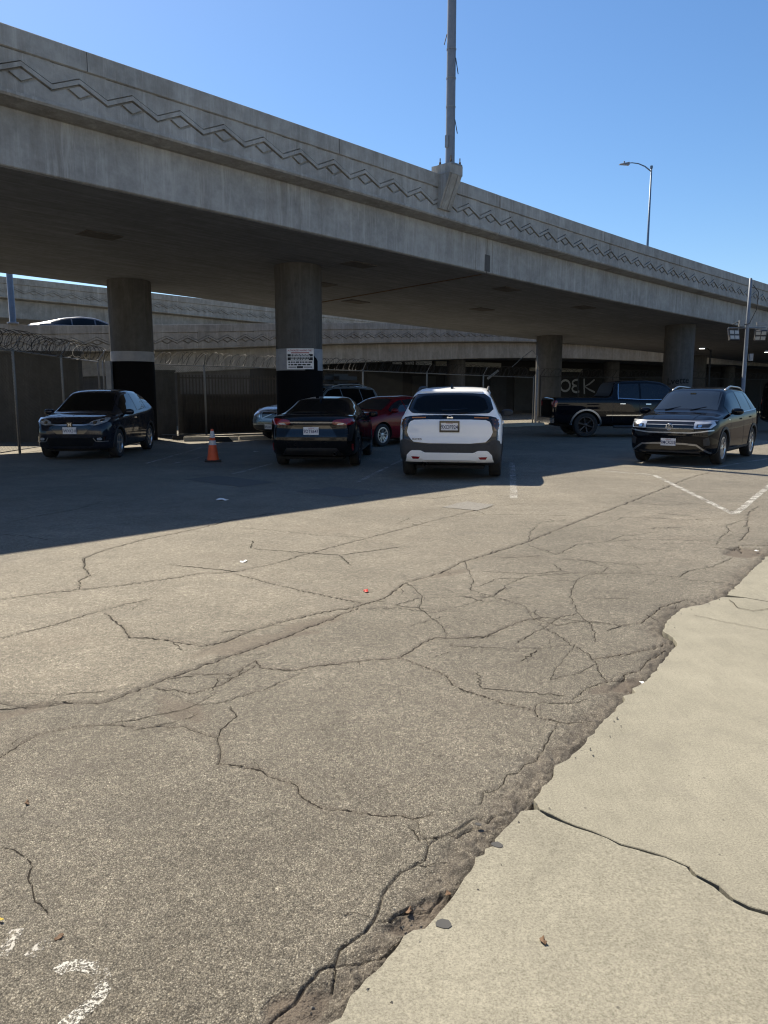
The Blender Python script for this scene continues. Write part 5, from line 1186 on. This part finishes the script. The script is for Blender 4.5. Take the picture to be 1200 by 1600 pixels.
h_, n_, d_ = h.cast('F', 0, .79); em = MB().box(h_.x+.012, h_.x+.03, -.062, .062, .735, .85).build('emblem', 'gloss_black', h.root); put_text('emblem_letter', text_mesh('H', .095, 'chrome', .004, .002), em, (h_.x+.034, 0, .792), (0,1,0), (0,0,1))
MB().box(-2.0,2.0,-.6,.6,.19,.24).build('underbody', 'well', h.root); h.seams([(.92,.3,.98),(-.25,.3,1.03)]); h.handles([(-.05,.9)], 'chrome')
ws = h.cast('T', .62, 0)[0]; MB().box(.52,.58,-.10,.10,ws.z+.0,ws.z+.02).build('mirror_mount', 'gloss_black', h.root)

# ---- black pickup, side on
PICK = dict(L=5.93, axles=(-1.83, 1.86), wr=.415, ww=.27, style=(6, 1), rim='rim_dark', gap=.075, soft=.03,
  top=[(-2.965,1.22),(-2.93,1.36),(-1.0,1.37),(-.975,1.42),(-.93,1.70),(-.88,1.86),(-.6,1.93),(.3,1.955),(.75,1.90),(.95,1.83),(1.55,1.34),(1.9,1.30),(2.6,1.24),(2.85,1.16),(2.965,.98)],
  belt=[(-2.965,1.18),(-2.9,1.325),(-.95,1.325),(0,1.27),(1.4,1.26),(2.6,1.18),(2.965,.94)],
  wid=[(-2.965,.93),(-2.9,.98),(-1.8,1.0),(0,1.0),(2.2,1.0),(2.75,.95),(2.965,.82)],
  roofw=[(-2.965,.86),(-1.02,.88),(-.95,.74),(-.8,.72),(0,.72),(.85,.72),(1.5,.80),(2.965,.74)],
  bot=[(-2.965,.56),(-2.7,.45),(-2.0,.40),(2.0,.38),(2.7,.42),(2.965,.5)])
p = Car('pickup_truck', 'black crew-cab pickup parked side-on under the overpass behind the front-facing SUV', (8.68, 27.35), (1, .03), PICK, 'truck', paintm='paint_navyblack')
p.side_windows([(-.74,-.02),(.05,1.12)], 'glass_blue', trim='chrome', hi=.14); p.arches(.055, 'satin', off=.025)
p.windshield(1.50, .90); p.sym(p.poly, 'tail_light', 'L', [(-2.955,1.02),(-2.955,1.24),(-2.82,1.24),(-2.86,1.02)], 'lamp_red', off=.012); p.sym(p.poly, 'tail_light', 'R', [(.86,1.02),(.86,1.24),(.955,1.24),(.96,1.02)], 'lamp_red', off=.012)
p.sym(p.strip, 'rocker_chrome', 'L', [(-1.15,.745),(1.2,.745)], .035, 'chrome', off=.02); p.handles([(-.60,1.13),(.28,1.12)], 'chrome')
p.sym(p.strip, 'window_trim', 'L', [(-.75,1.28),(-.74,1.5),(-.70,1.80)], .022, 'chrome', off=.012); p.mirrors(1.08, 1.36, 'chrome', .24, .22)
p.quad('reflection_cover', 'R', (-.80,1.385), (.80,1.385), (.70,1.85), (-.70,1.85), 'cladding', 16, 8, off=.012)  # matte sheet added over the cab back to hide its bright reflection
MB().box(-3.06,-2.92,-.95,.95,.48,.66).build('rear_bumper', 'chrome', p.root); MB().box(-2.7,2.7,-.7,.7,.36,.46).build('underbody', 'well', p.root); p.seams([(-.02,.5,1.25),(-.93,.5,1.30)])
MB().tube([(-.9,-1.02,.36),(1.1,-1.02,.36)], .05, 8).build('side_step', 'cladding', p.root); MB().tube([(-.9,1.02,.36),(1.1,1.02,.36)], .05, 8).build('side_step', 'cladding', p.root)

# ---- silver SUV with roof box behind the second column
VOL = dict(L=4.80, axles=(-1.40, 1.46), wr=.36, ww=.22, style=(5, 1), rim='rim_silver', soft=.04,
  top=[(-2.40,1.05),(-2.32,1.20),(-2.20,1.62),(-2.05,1.70),(-1.0,1.765),(.1,1.74),(.38,1.68),(1.05,1.20),(1.3,1.155),(2.0,1.07),(2.28,1.00),(2.40,.85)],
  belt=[(-2.40,1.0),(-2.2,1.15),(-1.0,1.12),(1.1,1.09),(2.0,1.0),(2.4,.80)],
  wid=[(-2.40,.82),(-2.2,.92),(-1.5,.945),(1.5,.945),(2.0,.90),(2.3,.80),(2.40,.70)],
  roofw=[(-2.4,.70),(-2.0,.64),(.2,.66),(1.1,.76),(2.40,.60)], bot=[(-2.4,.4),(-2.0,.27),(1.9,.27),(2.4,.36)], flean=[(.3,-.08),(.55,.02),(.75,-.02),(1.0,-.05)], clad=lambda x: .52)
v = Car('sport_utility_car', 'silver blue SUV with roof box half hidden behind the column with the sign', (-2.12, 25.75), (-.60, -.80), VOL, paintm='paint_silver')
v.side_windows([(-2.0,-1.25),(-1.2,-.25),(-.2,.78)]); v.windshield(1.03, .36); v.rails(-1.9, .1, 'satin', .06, .07, .018); v.mirrors(.70, 1.16, 'paint_silver', .2, .15)
v.poly('grille', 'F', [(-.30,.70),(-.33,.92),(.33,.92),(.30,.70)], 'gloss_black', rounds=0, off=.006)
for pts in ([(-.30,.70),(-.33,.92)], [(.30,.70),(.33,.92)], [(-.33,.92),(.33,.92)], [(-.30,.70),(.30,.70)], [(-.29,.72),(.30,.91)]): v.strip('grille_trim', 'F', pts, .028, 'satin', off=.012)
v.sym(v.poly, 'headlight', 'F', [(.37,.74),(.38,.92),(.74,.94),(.74,.78)], 'lamp_clear', rounds=0, off=.008); v.poly('bumper_slot', 'F', [(-.45,.56),(-.45,.63),(.45,.63),(.45,.56)], 'gloss_black', rounds=0, off=.005); v.plate('F', .47, '6FLR204', proud=.02, header=False)
v.poly('lower_grille', 'F', [(-.7,.38),(-.7,.50),(.7,.50),(.7,.38)], 'cladding', rounds=0, off=.004); MB().box(-2.0,2.0,-.6,.6,.26,.3).build('underbody', 'well', v.root)
bm = bmesh.new(); bmesh.ops.create_cube(bm, size=1); bmesh.ops.bevel(bm, geom=bm.edges[:], offset=.28, segments=4, affect='EDGES')
for q in bm.verts: q.co = Vector((q.co.x*1.7 - .75, q.co.y*.85 + .1, q.co.z*.28 + 1.99))
me = bpy.data.meshes.new('roof_box'); bm.to_mesh(me); bm.free(); me.materials.append(M['cladding']); smooth_sharp(me, 50); rb = link('roof_box', me, v.root)
for x in (-1.3, -.25): MB().box(x-.04,x+.04,-.62,.62,1.80,1.84).build('crossbar', 'cladding', rb)

# ---- red car behind the sedan
rc = dict(SEDAN); rc.update(style=(5, 2), rim='rim_silver')
r = Car('sedan', 'dark red sedan half hidden between the black sedan and the white SUV', (.20, 23.35), (-.64, -.77), rc, paintm='paint_red')
r.side_windows([(-1.15,-.62),(-.57,.22),(.27,1.0)], 'glass_blue'); r.windshield(1.2, .58, 'glass_blue'); r.mirrors(.95, 1.0, 'paint_red', .19, .13); r.seams([(.30,.3,.95),(-.6,.3,.98)])
r.sym(r.poly, 'headlight', 'F', [(.36,.66),(.40,.72),(.74,.78),(.78,.72),(.55,.65)], 'lamp_clear', off=.008); r.poly('grille', 'F', [(-.5,.36),(-.45,.55),(.45,.55),(.5,.36)], 'gloss_black', rounds=0, off=.004); MB().box(-2.0,2.0,-.6,.6,.17,.22).build('underbody', 'well', r.root)

# ---- dark van at the right edge
VAN = dict(L=5.0, axles=(-1.5, 1.5), wr=.36, ww=.22, style=(5, 1), rim='rim_dark', soft=.04,
  top=[(-2.5,1.7),(-2.45,1.95),(-2.2,2.05),(.6,2.08),(.95,1.98),(1.55,1.35),(2.2,1.15),(2.45,1.0),(2.5,.85)], belt=[(-2.5,1.1),(-2.3,1.2),(1.4,1.15),(2.2,1.0),(2.5,.8)],
  wid=[(-2.5,.85),(-2.3,.96),(1.5,.96),(2.2,.88),(2.5,.7)], roofw=[(-2.5,.75),(.8,.76),(1.5,.82),(2.5,.6)], bot=[(-2.5,.4),(-2.2,.28),(2.0,.28),(2.5,.35)])
n = Car('van', 'dark van partly cut off by the right edge of the photo', (18.2, 31.6), (1, .08), VAN, 'van', paintm='paint_black')
n.side_windows([(-2.1,-1.0),(-.9,.2),(.3,1.2)]); n.windshield(1.5, .95); n.handles([(-.8,1.05),(.4,1.03)], 'satin'); n.sym(n.poly, 'tail_light', 'R', [(.78,1.0),(.78,1.3),(.88,1.3),(.9,1.0)], 'lamp_red', off=.01)
n.quad('rear_window', 'R', (-.66,1.28), (.66,1.28), (.6,1.85), (-.6,1.85), 'glass_dark', off=.006)

# ---- silver saloon passing on the ramp
TES = dict(L=4.70, axles=(-1.43, 1.45), wr=.34, ww=.22, style=(5, 1), rim='rim_dark', soft=.06,
  top=[(-2.35,.95),(-2.25,1.05),(-1.9,1.10),(-1.5,1.20),(-.9,1.36),(-.2,1.44),(.4,1.40),(.8,1.27),(1.45,1.0),(2.0,.86),(2.35,.62)], belt=[(-2.35,.9),(-1.8,1.03),(-.5,.98),(1.3,.92),(2.0,.8),(2.35,.58)],
  wid=[(-2.35,.70),(-2.1,.85),(-1.3,.92),(1.3,.92),(2.0,.82),(2.35,.55)], roofw=[(-2.35,.6),(-1.6,.62),(-.5,.56),(.4,.57),(1.4,.7),(2.35,.5)], bot=[(-2.35,.35),(-2.0,.2),(2.0,.18),(2.35,.28)], z=3.42)
s_ = Car('sedan', 'silver sedan with curved roof passing on the ramp at the far left', (-13.5, 35.4), (.87, .49), TES, 'car', None, 'paint_lightsilver')
s_.side_windows([(-1.45,-.62),(-.56,.35),(.42,1.12)]); s_.windshield(1.38, .62); s_.windshield(-1.62, -.80, f=.88, name='rear_window'); s_.mirrors(1.0, 1.0, 'gloss_black', .18, .12)
# ------------------------------------------------------------------ cone, sign, litter
cn = root('traffic_cone', (-3.80, 17.05, 0), R(12), 'orange traffic cone with two white bands standing on the shaded lot', 'cone')
m = MB(); m.box(-.18,.18,-.18,.18,0,.03); m.build('base', 'rubber_black', cn)
prof = [(.135,.03),(.128,.05),(.030,.70),(.022,.712),(0,.712)]
co = MB().lathe(prof, 24).build('body', 'cone_orange', cn); smooth_sharp(co.data)
def rad(z): return lerp(.128, .030, (z-.05)/.65)
for z0, z1 in ((.36,.46),(.52,.67)):
    b = MB().lathe([(rad(z0),z0),(rad(z0)+.004,z0),(rad(z1)+.004,z1),(rad(z1),z1)], 24).build('white_band', 'cone_white', cn); smooth_sharp(b.data)

a = math.atan2(-C2[0], -C2[1]) ; 
sx, sy = C2[0] + .10, C2[1] - .705
sg = root('parking_sign', (sx, sy, 2.16), R(-5), 'white parking notice board fixed to the column behind the black sedan', 'sign')
MB().box(-.385,.385,-.006,.006,0,.575).build('board', 'sign_white', sg)
put_text('heading', text_mesh('AUTHORIZED PARKING ONLY', .066, 'sign_red', .001, .001, .78), sg, (0,-.0075,.515), (1,0,0), (0,0,1))
MB().box(-.26,.26,-.008,-.0061,.440,.465).build('small_print', 'sign_red', sg)
for z0, z1 in ((.352,.418),(.245,.330)):
    bb = MB().box(-.36,.36,-.009,-.0061,z0,z1).build('black_panel', 'sign_black', sg)
    for k in range(2):
        zc = lerp(z0, z1, (k+.5)/2); x = -.27
        while x < .25:
            w = random.uniform(.03,.10); MB().box(x, min(x+w,.28), -.0105,-.0091, zc-.009, zc+.009).build('print_line', 'sign_white', bb); x += w + .018
for zc in (.195,.125):
    x = -.34
    while x < .31:
        w = random.uniform(.04,.12); MB().box(x, min(x+w,.345), -.0085,-.0061, zc-.019, zc+.019).build('print_line', 'sign_black', sg); x += w + .02
MB().box(-.34,-.12,-.0085,-.0061,.045,.07).build('print_line', 'sign_black', sg); MB().box(.10,.34,-.0085,-.0061,.045,.07).build('print_line', 'sign_black', sg); MB().box(-.10,.08,-.0085,-.0061,.028,.085).build('print_line', 'sign_black', sg)

def scrap(name, label, cat, px, size, mat, z=.004, seed=0, elong=1.0, curl=.012):
    x, y = gnd(*px); rnd = random.Random(seed); n = 9; vs = []; 
    for k in range(n):
        a_ = 2*math.pi*k/n; r_ = size * (rnd.uniform(.85, 1.1) if cat == 'stain' else rnd.uniform(.55, 1.1)); vs.append((r_*math.cos(a_)*elong, r_*math.sin(a_), rnd.uniform(.001, curl)))
    vs.append((0, 0, curl*.6)); vs += [(p[0], p[1], p[2]-.002) for p in vs[:n]]
    fs = [(k, (k+1) % n, n) for k in range(n)] + [(k, n+1+k, n+1+(k+1) % n, (k+1) % n) for k in range(n)]
    if abs(z - .004) < 1e-6 : z = gz(x, y) + .001
    o = MB().add(vs, fs).build(name, mat, None, False, (x, y, z), rnd.uniform(0, 3)); return tag(o, label, cat)
scrap('paper_scrap', 'crumpled white paper scrap lying in the overpass shadow', 'litter', (347,781), .07, 'litter_white', seed=1, elong=1.5, curl=.03)
scrap('paper_scrap', 'small white scrap on the sunlit asphalt below the shadow edge', 'litter', (380,877), .03, 'litter_white', seed=2, elong=1.6)
scrap('plastic_scrap', 'small bright red scrap lying beside the long asphalt seam', 'litter', (571,923), .025, 'litter_red', seed=3, elong=1.5, curl=.02)
scrap('dry_leaf', 'curled brown leaf on the near asphalt at the left', 'leaf', (42,1253), .010, 'leaf_brown', seed=4, elong=1.7, curl=.012)
scrap('dry_leaf', 'flat brown leaf just above the painted number', 'leaf', (93,1462), .009, 'leaf_brown', seed=5, elong=1.6, curl=.006)
scrap('dry_leaf', 'yellow leaf at the left edge above the painted number', 'leaf', (2,1437), .007, 'leaf_yellow', seed=6, elong=1.2)
scrap('dry_leaf', 'thin brown leaf lying on the near concrete slab', 'leaf', (849,1475), .010, 'leaf_brown', z=.006, seed=7, elong=2.2, curl=.010)
scrap('dry_leaf', 'pale brown leaf in the broken asphalt edge', 'leaf', (640,1415), .010, 'leaf_brown', z=-.02, seed=8, elong=1.9, curl=.012)
scrap('dry_leaf', 'tiny orange leaf at the asphalt edge near the slab corner', 'leaf', (700,1390), .010, 'leaf_brown', z=-.015, seed=9, elong=1.6, curl=.010)
scrap('paper_scrap', 'white flake in the broken pothole by the slab edge', 'litter', (1003,1063), .012, 'litter_white', z=-.015, seed=10, elong=1.6)
scrap('paper_scrap', 'white flake in the far pothole at the right edge', 'litter', (1183,860), .018, 'litter_white', z=-.01, seed=11, elong=1.6)
scrap('paper_scrap', 'pale paper bits right of the traffic cone', 'litter', (400,705), .05, 'litter_white', seed=12, elong=1.6)
for i, (px, sz, lb) in enumerate((((777,1322), .016, 'black gum spot on the slab close to its broken edge'), ((693,1446), .020, 'large black tar blot on the near slab edge'), ((747,1290), .009, 'small dark spot beside the slab corner'), ((1045,1357), .012, 'faint dark blot beside the slab crack'))):
    scrap('tar_spot', lb, 'stain', px, sz, 'tar_spot', z=.0052 if i != 3 else .0012, seed=20+i, elong=1.3, curl=.0006)
# loose grit along the broken edge
rnd = random.Random(3); gr = MB()
for i in range(900):
    k = rnd.randrange(2, len(EDGEJ)-4); e = EDGEJ[k]
    if e[1] > 9: continue
    x, y = e[0] + rnd.gauss(-.06, .09), e[1] + rnd.gauss(.02, .09); s = rnd.uniform(.0025, .008); on = x > e[0]
    if on and rnd.random() > .35: continue
    z = .004 if on else -.022; a_ = rnd.uniform(0, 6)
    pts = [(x+s*math.cos(a_+t)*rnd.uniform(.7,1.2), y+s*math.sin(a_+t)*rnd.uniform(.7,1.2), z) for t in (0, 2.1, 4.2)] + [(x, y, z+s*rnd.uniform(.6,1.1))]
    gr.add(pts, [(0,1,3),(1,2,3),(2,0,3)])
go = gr.build('grit', 'asphalt_patch_pale'); tag(go, 'loose grit along the broken asphalt edge', 'grit', kind='stuff')
